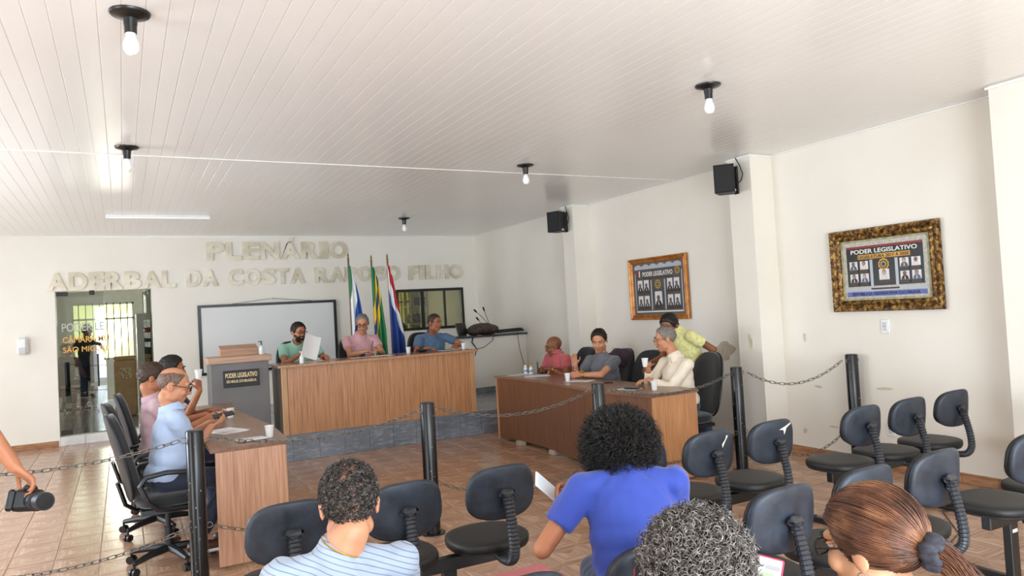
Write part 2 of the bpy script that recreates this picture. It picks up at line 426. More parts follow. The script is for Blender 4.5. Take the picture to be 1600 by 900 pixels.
# ------------------------------------------------------------------ lettering on the back wall
M('letter_metal', '#c6baa0', .42, .15, c2='#e4dbc6', scale=4, coord='World')
ADV = {'I': .45, ' ': .5, 'L': .78, 'F': .8, 'E': .82, 'P': .88, 'S': .9, 'R': .95, 'B': .92, 'T': .86, 'D': .98, 'C': .98, 'A': 1.02, 'Á': 1.02, 'O': 1.06, 'N': 1.0, 'H': 1.0}
def wall_sign(label, words, z, h, name):
    root = thing(name, label, 'wall lettering', (words[0][1], YB, z))
    for txt, x0, x1 in words:
        tot = sum(ADV[c] for c in txt); u = (x1-x0)/tot; x = x0
        for c in txt:
            wd = ADV[c]*u
            me = text_mesh(c, h, .028, .042, wd*.92); me.materials.append(M('letter_metal'))
            link('letter', me, None, root, (x+wd/2-words[0][1], -.016, 0)); x += wd
    return root
wall_sign('raised metal letters reading PLENÁRIO under the ceiling', [('PLENÁRIO', 1.255, 3.64)], 2.785, .29, 'wall_lettering')
wall_sign('long row of raised metal letters reading ADERBAL DA COSTA RAPOSO FILHO',
          [('ADERBAL', -.99, .79), ('DA', .934, 1.431), ('COSTA', 1.571, 2.86), ('RAPOSO', 3.017, 4.609), ('FILHO', 4.765, 5.902)], 2.355, .262, 'wall_lettering')
# ------------------------------------------------------------------ glass
def glass(name, tint, refl=.12, rough=.0):
    m = bpy.data.materials.new(name); m.use_nodes = True; MATS[name] = m; k = N(m); nt = m.node_tree
    nt.nodes.remove(nt.nodes['Principled BSDF']); out = nt.nodes['Material Output']
    t = k.add('ShaderNodeBsdfTransparent'); t.inputs[0].default_value = (*lin(tint), 1)
    g = k.add('ShaderNodeBsdfGlossy'); g.inputs['Roughness'].default_value = rough
    lw = k.add('ShaderNodeFresnel'); lw.inputs[0].default_value = 1.45
    f = k.math('ADD', k.math('MULTIPLY', lw.outputs[0], 1.3), refl); mx = k.add('ShaderNodeMixShader')
    k.link(f, mx.inputs[0]); k.link(t.outputs[0], mx.inputs[1]); k.link(g.outputs[0], mx.inputs[2]); k.link(mx.outputs[0], out.inputs[0]); return m
glass('door_glass', '#c9d0cb', .07); glass('pane_glass', '#cfcfbd', .06); glass('tinted_daylight_glass', '#f4f3c4', .02); glass('spectacle_lens', '#d8dde0', .04)
M('black_frame', '#14120f', .35); M('dark_metal', '#2c2b2a', .4, .6); M('frost', '#b9c2b6', .6); M('gold_print', '#d9a54a', .45, .3)
M('lobby_paint', '#c9cbc6', .7); M('threshold_tile', '#e4e2dc', .2, c2='#d3d2cd', scale=4)
# threshold step in white tile
th = tag(B().box(((DOOR[0]+DOOR[1])/2, YB+.075, .068), (DOOR[1]-DOOR[0]-.004, .148, .136)).build('trim_1', M('stage_joint'), smooth=False), kind='structure')
for k in range(4): B().box((DOOR[0]+.1645+.3275*k, YB-.004, .069), (.322, .012, .135), bev=.002).build('step_tile', M('threshold_tile'), th, smooth=False)
door = thing('door_1', 'frameless glass double door with frosted lettering, one leaf swung inwards', None, ((DOOR[0]+DOOR[1])/2, YB+.08, .14), kind='structure')
xm = -.232; zt, zb = 2.325, .16
lf = B().box(((DOOR[0]+xm)/2, YB+.08, (zt+zb)/2), (xm-DOOR[0]-.02, .01, zt-zb)).build('glass_leaf', M('door_glass'), door, smooth=False)
lo = origin_of(door)
for z in (zt-.03, zb+.03): B().box((DOOR[0]+.09, YB+.08, z), (.15, .026, .06), bev=.004).build('patch_fitting', M('dark_metal'), door, smooth=False)
B().box((-.40, YB+.075, zt-.02), (.07, .03, .07), bev=.01).build('lock_case', M('dark_metal'), door, smooth=False)
hb = B(); hb.tube([(xm-.12, YB+.03, .85), (xm-.12, YB+.03, 1.35)], .013, 10); hb.cyl((xm-.12, YB+.03, .93), (xm-.12, YB+.08, .93), .009); hb.cyl((xm-.12, YB+.03, 1.27), (xm-.12, YB+.08, 1.27), .009)
hb.build('pull_handle', M('black_frame'), door)
def on_leaf(t, h, x, z, mat, wd): text_obj(t, h, mat, door, (x-lo[0], YB+.072-lo[1], z-lo[2]), depth=.002, bold=.012, width=wd)
on_leaf('PODER LE', .13, -.535, 1.72, M('frost'), .56)
on_leaf('CÂMARA MU', .095, -.50, 1.545, M('gold_print'), .62); on_leaf('SÃO MIGUEL', .085, -.50, 1.40, M('gold_print'), .62)
# open leaf, hinged at the right jamb, carrying the other half of the words seen from behind
a = math.radians(82); R = rotz(-a)   # closed leaf points -X from the hinge
hx, hy = DOOR[1]-.02, YB+.09; c = V(hx, hy, (zt+zb)/2)+R@V(-.32, 0, 0)
B().box(c, (.64, .01, zt-zb), R).build('glass_leaf', M('door_glass'), door, smooth=False)
for z in (zt-.03, zb+.03): B().box(V(hx, hy, z)+R@V(-.09, 0, 0), (.15, .026, .06), R, bev=.004).build('patch_fitting', M('dark_metal'), door, smooth=False)
for t, h, z, wd, mt in (('GISLATIVO', .13, 1.72, .56, 'frost'), ('NICIPAL DE', .095, 1.545, .55, 'frost'), ('MILAGRES', .085, 1.40, .5, 'frost')):
    p = V(hx, hy, z)+R@V(-.32, -.008, 0)-lo; text_obj(t, h, M(mt), door, p, R=R, depth=.002, bold=.012, width=wd)
# ------------------------------------------------------------------ lobby behind the door, store room behind the window
lob = tag(B().box((-.9, 16.2, .09), (6.2, 6.24, .1)).build('floor_lobby', M('stage_joint'), smooth=False), kind='structure')
M('lobby_tile', '#7f8c99', .14, c2='#66727e', scale=2, coord='World')
lt = B().box((0, 0, 0), (.395, .395, .008), bev=.002).mesh('lobby_tile', False); lt.materials.append(M('lobby_tile'))
for i in range(7):
    for j in range(14): link('lobby_tile', lt, None, lob).location = (-1.6+.4*i, 13.3+.4*j, .142)
wall_lobby = wall_with_holes('wall_lobby_rear', 'Y', 19.0, .15, XL, XW, 0, H, [(-1.0, .25, 1.05, 2.35)], M('lobby_paint'))
wall_mid = wall_with_holes('wall_partition', 'X', 1.6, .12, YB+.15, 19.0, 0, H, [], M('lobby_paint'))
wall_store = wall_with_holes('wall_store_rear', 'Y', 16.0, .12, 1.72, XW, 0, H, [(5.35, 5.95, 1.2, 2.3)], M('lobby_paint'))
fl2 = tag(B().box((4, 14.5, .25), (4.6, 3, .1)).build('floor_store', M('lobby_tile'), smooth=False), kind='structure')
def grille(name, x0, x1, z0, z1, y, nb, fr=.04):
    g = thing(name, None, None, ((x0+x1)/2, y, z0), kind='structure')
    f = B()
    for x in (x0+fr/2, x1-fr/2): f.box((x, y, (z0+z1)/2), (fr, .05, z1-z0))
    for z in (z0+fr/2, z1-fr/2, z0+(z1-z0)*.72): f.box(((x0+x1)/2, y, z), (x1-x0-.002, .05, fr))
    f.build('window_frame', M('white_metal', '#dfe0d6', .5), g, smooth=False)
    B().box(((x0+x1)/2, y+.02, (z0+z1)/2), (x1-x0-.02, .006, z1-z0-.02)).build('pane', M('tinted_daylight_glass'), g, smooth=False)
    for k in range(1, nb): B().cyl((x0+(x1-x0)*k/nb, y-.04, z0), (x0+(x1-x0)*k/nb, y-.04, z1), .009, n=8).build('bar', M('dark_metal'), g)
    return g
grille('window_2', -1.0, .25, 1.05, 2.35, 19.06, 9); grille('window_3', 5.35, 5.95, 1.2, 2.3, 16.05, 5)
# serving window with dark aluminium frame in the back wall
wn = thing('window_1', 'dark framed sliding window in the back wall', None, ((WIN[0]+WIN[1])/2, YB, WIN[2]), kind='structure')
f = B()
for x in (WIN[0]+.02, WIN[1]-.025): f.box((x, YB+.02, (WIN[2]+WIN[3])/2), (.05, .09, WIN[3]-WIN[2]))
for z in (WIN[2]+.025, WIN[3]-.02): f.box(((WIN[0]+WIN[1])/2, YB+.02, z), (WIN[1]-WIN[0]-.004, .088, .05))
f.build('window_frame', M('black_frame'), wn, smooth=False)
B().box((WIN[0]+.52, YB+.015, (WIN[2]+WIN[3])/2), (.07, .05, WIN[3]-WIN[2]-.06)).build('sash_stile', M('black_frame'), wn, smooth=False)
B().box((WIN[0]+.99, YB+.035, (WIN[2]+WIN[3])/2), (.04, .04, WIN[3]-WIN[2]-.06)).build('sash_stile', M('brown_frame', '#2b211c', .4), wn, smooth=False)
for x0, x1, y in ((WIN[0]+.02, WIN[0]+.50, .03), (WIN[0]+.54, WIN[0]+.98, .02), (WIN[0]+1.0, WIN[1]-.03, .04)):
    B().box(((x0+x1)/2, YB+y, (WIN[2]+WIN[3])/2), (x1-x0, .006, WIN[3]-WIN[2]-.08)).build('pane', M('pane_glass'), wn, smooth=False)
B().lathe([(.012, 0), (.016, .01), (.012, .03)], (0, 0, 0), 12, rotx(PI/2)).build('latch', M('chrome', '#c9c9c9', .25, 1), wn).location = (.33, -.03, .33)
shf = thing('storage_shelf', 'pale metal shelf with stored things behind the back wall window', 'shelf', (5.15, 13.9, .3))
b_ = B()
for x in (5.10, 5.44):
    for y in (13.72, 14.1): b_.box((x, y, 1.3), (.03, .03, 2.0))
b_.build('upright', M('shelf_metal', '#d8d6c0', .5), shf, smooth=False)
for z in (.7, 1.1, 1.5, 1.85, 2.2): B().box((5.27, 13.91, z), (.4, .42, .025)).build('shelf_board', M('shelf_metal'), shf, smooth=False)
M('box_dark', '#2c3133', .6); M('box_green', '#5c7d6b', .5); M('bag_white', '#d9dcd6', .6)
for i, (x, z, sx, sz, mt, lb) in enumerate([(5.27, 1.18, .26, .13, 'box_dark', 'dark storage box low on the shelf behind the window'), (5.25, 1.60, .28, .17, 'box_dark', 'dark storage box on the middle shelf behind the window'), (5.29, 1.94, .24, .15, 'box_dark', 'dark storage box on the upper shelf behind the window')]):
    st = thing('storage_box', lb, 'box', (x, 13.9, z-.06)); B().box((x, 13.9, z), (sx, .3, sz), bev=.01).build('box_body', M(mt), st, smooth=False); B().box((x, 13.9, z+sz/2), (sx+.02, .32, .025), bev=.006).build('box_lid', M('black_frame'), st, smooth=False)
bagw = B(); bagw.ell((4.70, 13.45, 1.43), (.17, .15, .07)); bagw.ell((4.62, 13.45, 1.47), (.1, .13, .06)); bagw.ell((4.78, 13.46, 1.49), (.09, .1, .05))
st = thing('folded_cloth', 'green and white folded cloth on the ledge behind the window', 'cloth', (4.7, 13.45, 1.35)); bagw.build('green_fold', M('box_green'), st)
B().ell((4.74, 13.38, 1.40), (.18, .1, .035)).build('white_fold', M('bag_white'), st)
led = tag(B().box((5.0, 13.35, 1.33), (2.2, .55, .04), bev=.005).build('ledge_shelf', M('shelf_metal'), smooth=False), 'pale ledge running behind the back wall window', 'shelf')
# lobby things seen through the glass
wc = thing('cardboard_carton', 'tall brown cardboard carton standing behind the open glass door', 'carton', (.02, 15.0, .146))
b_ = B(); b_.box((.02, 15.0, .66), (.36, .36, 1.02), bev=.03); b_.build('carton_body', M('cardboard', '#a98a62', .7, c2='#9a7b54'), wc)
B().prism([(-.18, -.18), (.18, -.18), (.15, .18), (-.15, .18)], 0, .06, c=(.02, 15, 1.17)).build('carton_flap', M('cardboard'), wc, smooth=False)
B().box((.02, 14.815, .93), (.2, .012, .2), bev=.003).build('printed_panel', M('carton_print', '#7d6647', .7, c2='#c8b28a', scale=30), wc, smooth=False)
lk = thing('steel_cabinet', 'light grey steel cabinet standing in the lobby right of the carton', 'cabinet', (.55, 16.2, .146))
B().box((.55, 16.2, 1.08), (.62, .45, 1.86), bev=.01).build('cabinet_body', M('cab_grey', '#aeb2b4', .45), lk, smooth=False)
for s_ in (-1, 1): B().box((.55+.152*s_, 15.968, 1.08), (.295, .016, 1.8), bev=.003).build('cabinet_door', M('cab_grey'), lk, smooth=False)
B().box((.55, 15.955, 1.1), (.02, .02, .12), bev=.004).build('cabinet_handle', M('dark_metal'), lk, smooth=False)
# ------------------------------------------------------------------ projection screen hanging on a cord
M('screen_white', '#e3e2df', .5, c2='#dddcd9', scale=1)
ps = thing('projection_screen', 'white projection screen with black border hanging from a cord', 'screen', (2.23, YB-.06, .88))
R = roty(.006)
B().box((2.23, YB-.05, 1.455), (2.2, .012, 1.1)).build('screen_fabric', M('screen_white'), ps, smooth=False)
for x in (1.115, 3.345): B().box((x, YB-.052, 1.455), (.05, .02, 1.15)).build('border_strip', M('black_frame'), ps, smooth=False)
for z in (.9, 2.008): B().box((2.23, YB-.052, z), (2.28, .022, .045)).build('border_strip', M('black_frame'), ps, smooth=False)
B().tube([(1.62, YB-.05, 2.03), (2.27, YB-.02, 2.10), (2.95, YB-.05, 2.03)], .005, 6).build('cord', M('cord_grey', '#8a8578', .7), ps)
B().box((2.27, YB-.012, 2.10), (.03, .024, .05), bev=.006).build('hook', M('pvc'), ps, smooth=False)
# ------------------------------------------------------------------ paper towel dispenser
pd = thing('wall_dispenser', 'small white plastic dispenser on the wall left of the glass door', 'dispenser', (-1.31, YB-.05, 1.40))
B().box((-1.31, YB-.05, 1.54), (.145, .1, .265), bev=.035).build('dispenser_body', M('white_plastic', '#f0efec', .3), pd)
B().box((-1.31, YB-.102, 1.475), (.09, .012, .09), bev=.005).build('dispenser_window', M('dispenser_grey', '#cfd0d2', .25), pd, smooth=False)
# ------------------------------------------------------------------ flags
def flag_material(name, rows):
    """bands across the cloth's width (UV.x) or along its length (UV.y): rows = list of (axis, stops)"""
    m = bpy.data.materials.new(name); m.use_nodes = True; k = N(m); b = m.node_tree.nodes['Principled BSDF']; b.inputs['Roughness'].default_value = .75
    uv = k.add('ShaderNodeUVMap').outputs[0]; sp = k.add('ShaderNodeSeparateXYZ'); k.link(uv, sp.inputs[0]); c = None
    for axis, stops in rows:
        n = k.add('ShaderNodeValToRGB'); n.color_ramp.interpolation = 'CONSTANT'; e = n.color_ramp.elements
        while len(e) < len(stops): e.new(.5)
        for q, (p, h) in enumerate(stops): e[q].position = p; e[q].color = (*lin(h), 1)
        if axis == 'd':   # diagonal bands, as a hanging flag shows them
            s2 = k.math('ADD', k.math('MULTIPLY', sp.outputs[0], .55), k.math('MULTIPLY', sp.outputs[1], .75)); k.link(s2, n.inputs[0])
        elif axis == 'e':
            s2 = k.math('ADD', k.math('MULTIPLY', k.math('SUBTRACT', 1., sp.outputs[0]), .35), k.math('MULTIPLY', sp.outputs[1], .75)); k.link(s2, n.inputs[0])
        else: k.link(sp.outputs['xy'.index(axis)], n.inputs[0])
        c = n.outputs[0]
    k.link(c, b.inputs['Base Color']); return m
def flag(label, x, y, ztop, cloth_rows, w0, w1, L, lean, seed):
    f = thing('flag', label, 'flag', (x, y, SZ))
    tx = x+lean
    B().tube([(x, y, SZ+.02), (tx, y, ztop-.06)], .014, 10).build('pole', M('flag_pole', '#6e4a30', .45), f)
    B().lathe([(.012, 0), (.02, .01), (.02, .02), (.008, .035), (.016, .055), (.002, .1)], (tx, y, ztop-.07), 12).build('finial', M('brass', '#b08d4c', .3, .9), f)
    B().lathe([(.15, 0), (.15, .02), (.05, .05), (.03, .1)], (x, y, SZ), 20).build('base', M('flag_base', '#5b3d28', .5), f)
    nu, nv = 26, 40; vs = []; uv = []
    for j in range(nv):
        t = j/(nv-1); z = ztop-.10-t*L; wd = w0+(w1-w0)*min(1, t*1.5)**.8; px = tx+(x-tx)*(ztop-.1-z)/(ztop-SZ)
        for i in range(nu):
            s_ = i/(nu-1); fold = .5*math.sin(s_*PI*5+seed+t*1.2)*(.02+.05*t)
            vs.append((px-.01+s_*wd+.02*math.sin(t*4+seed)*s_, y-.02+fold-.02*s_, z-.22*s_*(1-t)*0.9-.03*math.sin(s_*PI*3))); uv.append((s_, t))
    q = [(j*nu+i, j*nu+i+1, (j+1)*nu+i+1, (j+1)*nu+i) for j in range(nv-1) for i in range(nu-1)]
    me = bpy.data.meshes.new('cloth'); me.from_pydata((np.array(vs)-origin_of(f)).tolist(), [], q); l = me.uv_layers.new(name='UVMap')
    l.data.foreach_set('uv', np.array([uv[i] for p in q for i in p], np.float32).ravel()); me.shade_smooth()
    o = link('cloth', me, cloth_rows, f); md = o.modifiers.new('thick', 'SOLIDIFY'); md.thickness = .004
    return f
FY = 11.0
fm1 = flag_material('flag_cloth_green_white_blue', [('d', [(0, '#2f7a4c'), (.33, '#e9ebe8'), (.62, '#2a4f9e')])])
fm2 = flag_material('flag_cloth_brazil', [('d', [(0, '#1f7a45'), (.36, '#e8c02c'), (.50, '#22407f'), (.60, '#e8c02c'), (.72, '#2d7d48')])])
fm3 = flag_material('flag_cloth_red_white_blue', [('e', [(0, '#c0202c'), (.36, '#ecebe8'), (.55, '#28478f')])])
flag('hanging green, white and blue flag nearest the projection screen', 3.10, FY, 2.66, fm1, .05, .2, 1.55, 0, .4)
flag('hanging green and yellow national flag, middle of the three', 3.50, FY+.05, 2.63, fm2, .05, .19, 1.5, -.02, 1.9)
flag('hanging red, white and blue flag beside the dark window', 3.73, FY-.05, 2.64, fm3, .05, .22, 1.6, -.02, 3.1)
# ------------------------------------------------------------------ lectern
M('lectern_grey', '#6a6664', .45, c2='#625e5c', scale=3); wood('oak', '#976744', '#bf885c', '#cf9b6f', (34, 34, 1.1), .36)
wood('light_wood', '#a07a60', '#b48f74', '#c29f85', (.8, 14, 14), .45)
wood('table_top', '#6f4f3c', '#8a6650', '#9a765f', (14, .8, 14), .28)
lc = thing('lectern', 'grey wooden lectern with a black name plate beside the stage desk', 'lectern', (1.22, 9.42, SZ))
B().box((1.22, 9.42, SZ+.47), (.66, .42, .94), bev=.006).build('body', M('lectern_grey'), lc, smooth=False)
B().box((1.22, 9.42, SZ+.955), (.72, .48, .075), bev=.006).build('top', M('light_wood'), lc, smooth=False)
B().box((1.25, 9.52, SZ+1.045), (.44, .2, .11), rotx(.25), bev=.004).build('reading_rest', M('light_wood'), lc, smooth=False)
pl = B().box((1.23, 9.2, SZ+.73), (.41, .014, .2), bev=.003).build('name_plate', M('plate_black', '#0d0b09', .5), lc, smooth=False)
text_obj('PODER LEGISLATIVO', .056, M('gold_letters', '#ead09a', .4, .1), pl, V(1.23, 9.191, SZ+.745)-origin_of(lc), bold=.014, width=.36)
text_obj('SÃO MIGUEL DOS MILAGRES-AL', .032, M('gold_letters'), pl, V(1.23, 9.191, SZ+.685)-origin_of(lc), bold=.012, width=.34)
bt = thing('sanitizer_bottle', 'small clear pump bottle on the lectern', 'bottle', (1.49, 9.3, SZ+.993))
B().lathe([(.028, 0), (.03, .01), (.03, .08), (.012, .1), (.012, .11)], (1.49, 9.3, SZ+.993), 14).build('bottle_body', M('clear_plastic', '#d5dcdc', .15), bt)
b_ = B(); b_.cyl((1.49, 9.3, SZ+1.1), (1.49, 9.3, SZ+1.145), .008); b_.box((1.478, 9.3, SZ+1.148), (.045, .014, .012), bev=.003); b_.build('pump', M('black_frame'), bt)
# ------------------------------------------------------------------ stage desk
D0, D1, DYF = 1.66, 4.225, 9.03; DT = 1.155
dk = thing('stage_desk', 'long oak desk with a vertical grain front along the stage edge', 'desk', ((D0+D1)/2, DYF, SZ))
for k in range(5):
    x0 = D0+.07+(D1-D0-.13)*k/5; wd = (D1-D0-.13)/5
    B().box((x0+wd/2, DYF+.014, (SZ+DT)/2-.012), (wd-.003, .022, DT-SZ-.03)).build('front_panel', M('oak'), dk, smooth=False)
for x in (D0+.035, D1-.03): B().box((x, DYF+.02, (SZ+DT)/2-.012), (.066, .04, DT-SZ-.028), bev=.003).build('front_post', M('oak_light', '#b98a5e', .4, c2='#c79a6c', mapscale=(10, 10, .6)), dk, smooth=False)
M('side_brown', '#54453c', .45)
for x in (D0+.012, D1-.012): B().box((x, DYF+.33, (SZ+DT)/2-.012), (.022, .58, DT-SZ-.028)).build('side_panel', M('side_brown'), dk, smooth=False)
wood('desk_top', '#6f4c36', '#8d6549', '#9d7658', (.8, 14, 14), .22)
B().box(((D0+D1)/2, DYF+.31, DT-.012), (D1-D0+.09, .70, .03), bev=.004).build('top', M('desk_top'), dk, smooth=False)
B().box(((D0+D1)/2, DYF-.043, DT-.012), (D1-D0+.088, .008, .029)).build('edge_band', M('oak'), dk, smooth=False)
# ------------------------------------------------------------------ white counter with a dark slab
ct = thing('counter', 'white masonry counter with a dark slab by the right wall on the stage', 'counter', (5.5, 11.25, SZ))
CZ = 1.245
B().box((5.55, 11.25, (SZ+CZ)/2), (1.29, .42, CZ-SZ-.012)).build('body', M('right_wall_paint'), ct, smooth=False)
B().box((5.53, 11.24, CZ+.008), (1.33, .5, .03), bev=.004).build('slab', M('granite', '#4a4a4c', .25, c2='#3a3b3e', scale=40), ct, smooth=False)
for k in range(4): B().box((5.07+.313*k, 11.036, SZ+.045), (.308, .012, .085), bev=.002).build('skirting_tile', M('dark_marble'), ct, smooth=False)
# ------------------------------------------------------------------ ceiling lamps
M('lamp_black', '#171716', .3); M('bulb_white', '#fbfaf6', .25, c2='#fbfaf6'); M('bulb_base', '#d8d8d6', .35)
def lamp(label, x, y):
    t = thing('ceiling_lamp', label, 'lamp', (x, y, H-.17), group='bare bulb ceiling lamps')
    B().lathe([(.03, -.06), (.032, -.03), (.05, -.022), (.085, -.012), (.09, -.004), (.09, 0)], (x, y, H), 28).build('ceiling_rose', M('lamp_black'), t)
    B().lathe([(.022, -.1), (.027, -.098), (.029, -.05), (.03, -.03)], (x, y, H), 20).build('socket', M('lamp_black'), t)
    B().lathe([(.001, -.205), (.02, -.2), (.033, -.182), (.036, -.165), (.034, -.145), (.026, -.125), (.021, -.112), (.021, -.1)], (x, y, H), 20).build('bulb', M('bulb_white'), t)
    B().lathe([(.0215, -.112), (.0225, -.108), (.0225, -.098)], (x, y, H), 20).build('bulb_collar', M('bulb_base'), t)
lamp('bare bulb lamp on the ceiling nearest the camera, upper left', .083, 3.79)
lamp('bare bulb ceiling lamp by the board seam above the left table', .082, 6.62)
lamp('small bare bulb ceiling lamp above the front of the middle posts', 3.76, 6.52)
lamp('bare bulb ceiling lamp above the right hand chairs', 3.684, 3.755)
lamp('tiny bare bulb ceiling lamp far off above the stage', 3.876, 10.55)
tl = thing('tube_lamp', 'thin white tube lamp on the ceiling in front of the back wall', 'lamp', (.478, 10.51, H-.05))
B().box((.478, 10.51, H-.012), (1.22, .035, .024), bev=.004).build('housing', M('white_plastic'), tl, smooth=False)
B().tube([(-.12, 10.51, H-.036), (1.076, 10.51, H-.036)], .014, 12).build('tube', M('bulb_white'), tl)
for x in (-.13, 1.086): B().box((x, 10.51, H-.032), (.024, .032, .04), bev=.004).build('end_cap', M('white_plastic'), tl, smooth=False)
# ------------------------------------------------------------------ loudspeakers on the pillars
def speaker(label, y, z, ang):
    c = V(XW-.32-.17, y, z); R = rotz(ang)
    t = thing('wall_speaker', label, 'loudspeaker', (XW-.32, y, z-.16), group='wall loudspeakers')
    q = lambda p: c+R@V(p)
    poly = [(-.105, -.1), (.105, -.1), (.075, .1), (-.075, .1)]   # local: front is -Y
    B().prism(poly, -.15, .15, R, c).build('cabinet', M('speaker_black', '#1d1c1b', .5), t, smooth=False)
    B().box(q((0, -.106, 0)), (.2, .016, .29), R, bev=.008).build('grille', M('grille_black', '#0f0f0f', .7, c2='#1a1a1a', scale=300), t, smooth=False)
    B().box(q((.02, .0, -.12))+R@V(.075, 0, 0), (.02, .04, .02), R).build('badge', M('white_plastic'), t, smooth=False)
    b = B(); b.box(V(XW-.33, y, z), (.02, .06, .3), bev=.003); b.box((c+V(XW-.32, y, z))/2+V(.02, 0, -.13), (.15, .03, .02)); b.box((c+V(XW-.32, y, z))/2+V(.02, 0, .1), (.15, .03, .02))
    b.build('bracket', M('black_frame'), t, smooth=False)
    B().tube([(XW-.34, y-.02, H-.01), (XW-.37, y-.1, H-.1), (XW-.36, y-.13, H-.2), (XW-.36, y-.1, z-.02), (XW-.37, y-.05, z-.05)], .006, 6).build('cable', M('black_frame'), t)
speaker('black loudspeaker on the pillar between the two framed boards', 5.66, 2.93, math.radians(-50))
speaker('black loudspeaker on the far pillar nearest the stage', 9.06, 2.93, math.radians(-68))
# ------------------------------------------------------------------ framed portrait boards on the right wall
def framed(label, y0, y1, z0, z1, fw, fmat, inner, style):
    """board facing -X; local u runs along -Y (left to right as seen), v up"""
    W, Hh = y1-y0, z1-z0; t = thing('framed_board', label, 'picture', (XW-.02, (y0+y1)/2, z0), group='framed portrait boards')
    O = origin_of(t); Rw = np.array([[0, 1, 0], [-1, 0, 0], [0, 0, 1.]])   # x->-Y, y->+X, z->Z
    P = lambda u, v, d=0: V(XW-.02-d, y1-u, z0+v)
    def bx(u0, u1, v0, v1, d0, d1, bev=0): return B().box((P((u0+u1)/2, (v0+v1)/2, (d0+d1)/2)), (d1-d0, u1-u0, v1-v0), bev=bev)
    bx(.01, W-.01, .01, Hh-.01, -.015, .0).build('backing', M('backing_brown', '#5a4534', .8), t, smooth=False)
    def strip(a, b_, c_, d_):
        # mitred ogee moulding between outer corner points a-b and inner points c-d
        prof = [(0, 0), (0, .022), (.12, .034), (.35, .03), (.55, .018), (.75, .026), (.9, .02), (1, .006), (1, 0)]
        n = len(prof); vs = []
        for k in range(41):
            s_ = k/40
            for p, dd in prof:
                o = a+(b_-a)*s_; i_ = c_+(d_-c_)*s_; q = o+(i_-o)*p; orn = (.005*math.sin(s_*PI*2*14)*(1 if .1 < p < .6 else 0) if style == 2 else .0015*math.sin(s_*PI*2*20)*(p > .5))
                vs.append(P(q[0], q[1], dd*(1.35 if style == 2 else 1)+orn))
        f = [(k*n+j, k*n+j+1, (k+1)*n+j+1, (k+1)*n+j) for k in range(40) for j in range(n-1)]
        B().raw(vs, f).build('frame_moulding', fmat, t, sharp=50)
    c4 = [V(0, 0), V(W, 0), V(W, Hh), V(0, Hh)]; i4 = [V(fw, fw), V(W-fw, fw), V(W-fw, Hh-fw), V(fw, Hh-fw)]
    for k in range(4): strip(c4[k], c4[(k+1) % 4], i4[k], i4[(k+1) % 4])
    def panel(nm, u0, u1, v0, v1, mat, d=.003): return bx(u0, u1, v0, v1, d-.003, d).build(nm, mat, t, smooth=False)
    def word(txt, u, v, h, wd, mat, d=.008): 
        text_obj(txt, h, mat, t, P(u, v, d)-O, R=Rw, depth=.0015, bold=.02, width=wd)
    panel('print_sheet', fw, W-fw, fw, Hh-fw, inner[0], .002)
    return t, panel, word, W, Hh, P
def bust(P, t, u, v, s, shirt, skin, hair, seed):
    """small printed portrait built as raised flat print"""
    b = B(); R = np.array([[0, 0, -1], [-1, 0, 0], [0, 1, 0.]]).T
    def disc(cu, cv, ru, rv, d, mat, nm, k=14, v0=-1):
        poly = [(ru*math.cos(2*PI*i/k), max(rv*math.sin(2*PI*i/k), v0*rv)) for i in range(k)]
        vs = [P(u+cu*s+x*s, v+cv*s+y*s, d+dd) for dd in (0, .0012) for x, y in poly]
        B().raw(vs, [tuple(range(k)), tuple(range(k, 2*k))[::-1]]+[(i, (i+1) % k, k+(i+1) % k, k+i) for i in range(k)]).build(nm, mat, t, smooth=False)
    disc(0, .0, .42, .5, .0062, shirt, 'portrait_shoulders', v0=-.02); disc(0, .16, .06, .2, .0075, M('bag_white'), 'portrait_collar', 8)
    disc(0, .68, .21, .25, .0092, hair, 'portrait_hair'); disc(0, .62, .17, .23, .0106, skin, 'portrait_face')
skins = [M('print_skin_a', '#b98a6c', .5), M('print_skin_b', '#8a6048', .5), M('print_skin_c', '#d3a688', .5)]
hairs = [M('print_hair_dark', '#2b2320', .5), M('print_hair_brown', '#6b4a34', .5), M('print_hair_grey', '#8b8580', .5)]
suits = [M('print_suit_dark', '#2b2f3a', .5), M('print_suit_grey', '#565c66', .5), M('print_suit_blue', '#56708a', .5), M('print_suit_white', '#d7d6d0', .5)]
M('board_black', '#181413', .25); M('portrait_ground', '#e2dfe0', .35); M('caption_brown', '#4b3b30', .4); M('print_white', '#ece8df', .4)
# board 2017-2020 in the ornate frame
def ornate(name, c1, c2, c3):
    m = bpy.data.materials.new(name); m.use_nodes = True; MATS[name] = m; k = N(m); b = m.node_tree.nodes['Principled BSDF']
    f = k.noise(26, 5, coord='World', rough=.65); k.link(k.ramp(f, [(.36, c1), (.5, c2), (.62, c3)]), b.inputs['Base Color']); b.inputs['Metallic'].default_value = .55; b.inputs['Roughness'].default_value = .38
    k.bump(k.noise(38, 3, coord='World'), .9, .012, b); return m
ornate('ornate_gold', '#2a190e', '#6f4d26', '#b8914c')
t, panel, word, W, Hh, P = framed('portrait board lettered LEGISLATURA 2017 A 2020 in a wide ornate gold frame', 3.683, 4.772, 1.472, 2.252, .105, M('ornate_gold'), (M('mat_olive', '#b5ac86', .5, c2='#8d8a68', scale=18),), 2)
panel('inner_border', .13, W-.13, .125, Hh-.125, M('pearl_print', '#c9c3b6', .45, c2='#a7a394', scale=40, coord='World'), .004)
panel('red_band', .165, W-.165, Hh-.185, Hh-.165, M('print_red', '#8e2c2c', .4), .0055)
panel('black_ground', .165, W-.165, .235, Hh-.185, M('board_black'), .0055)
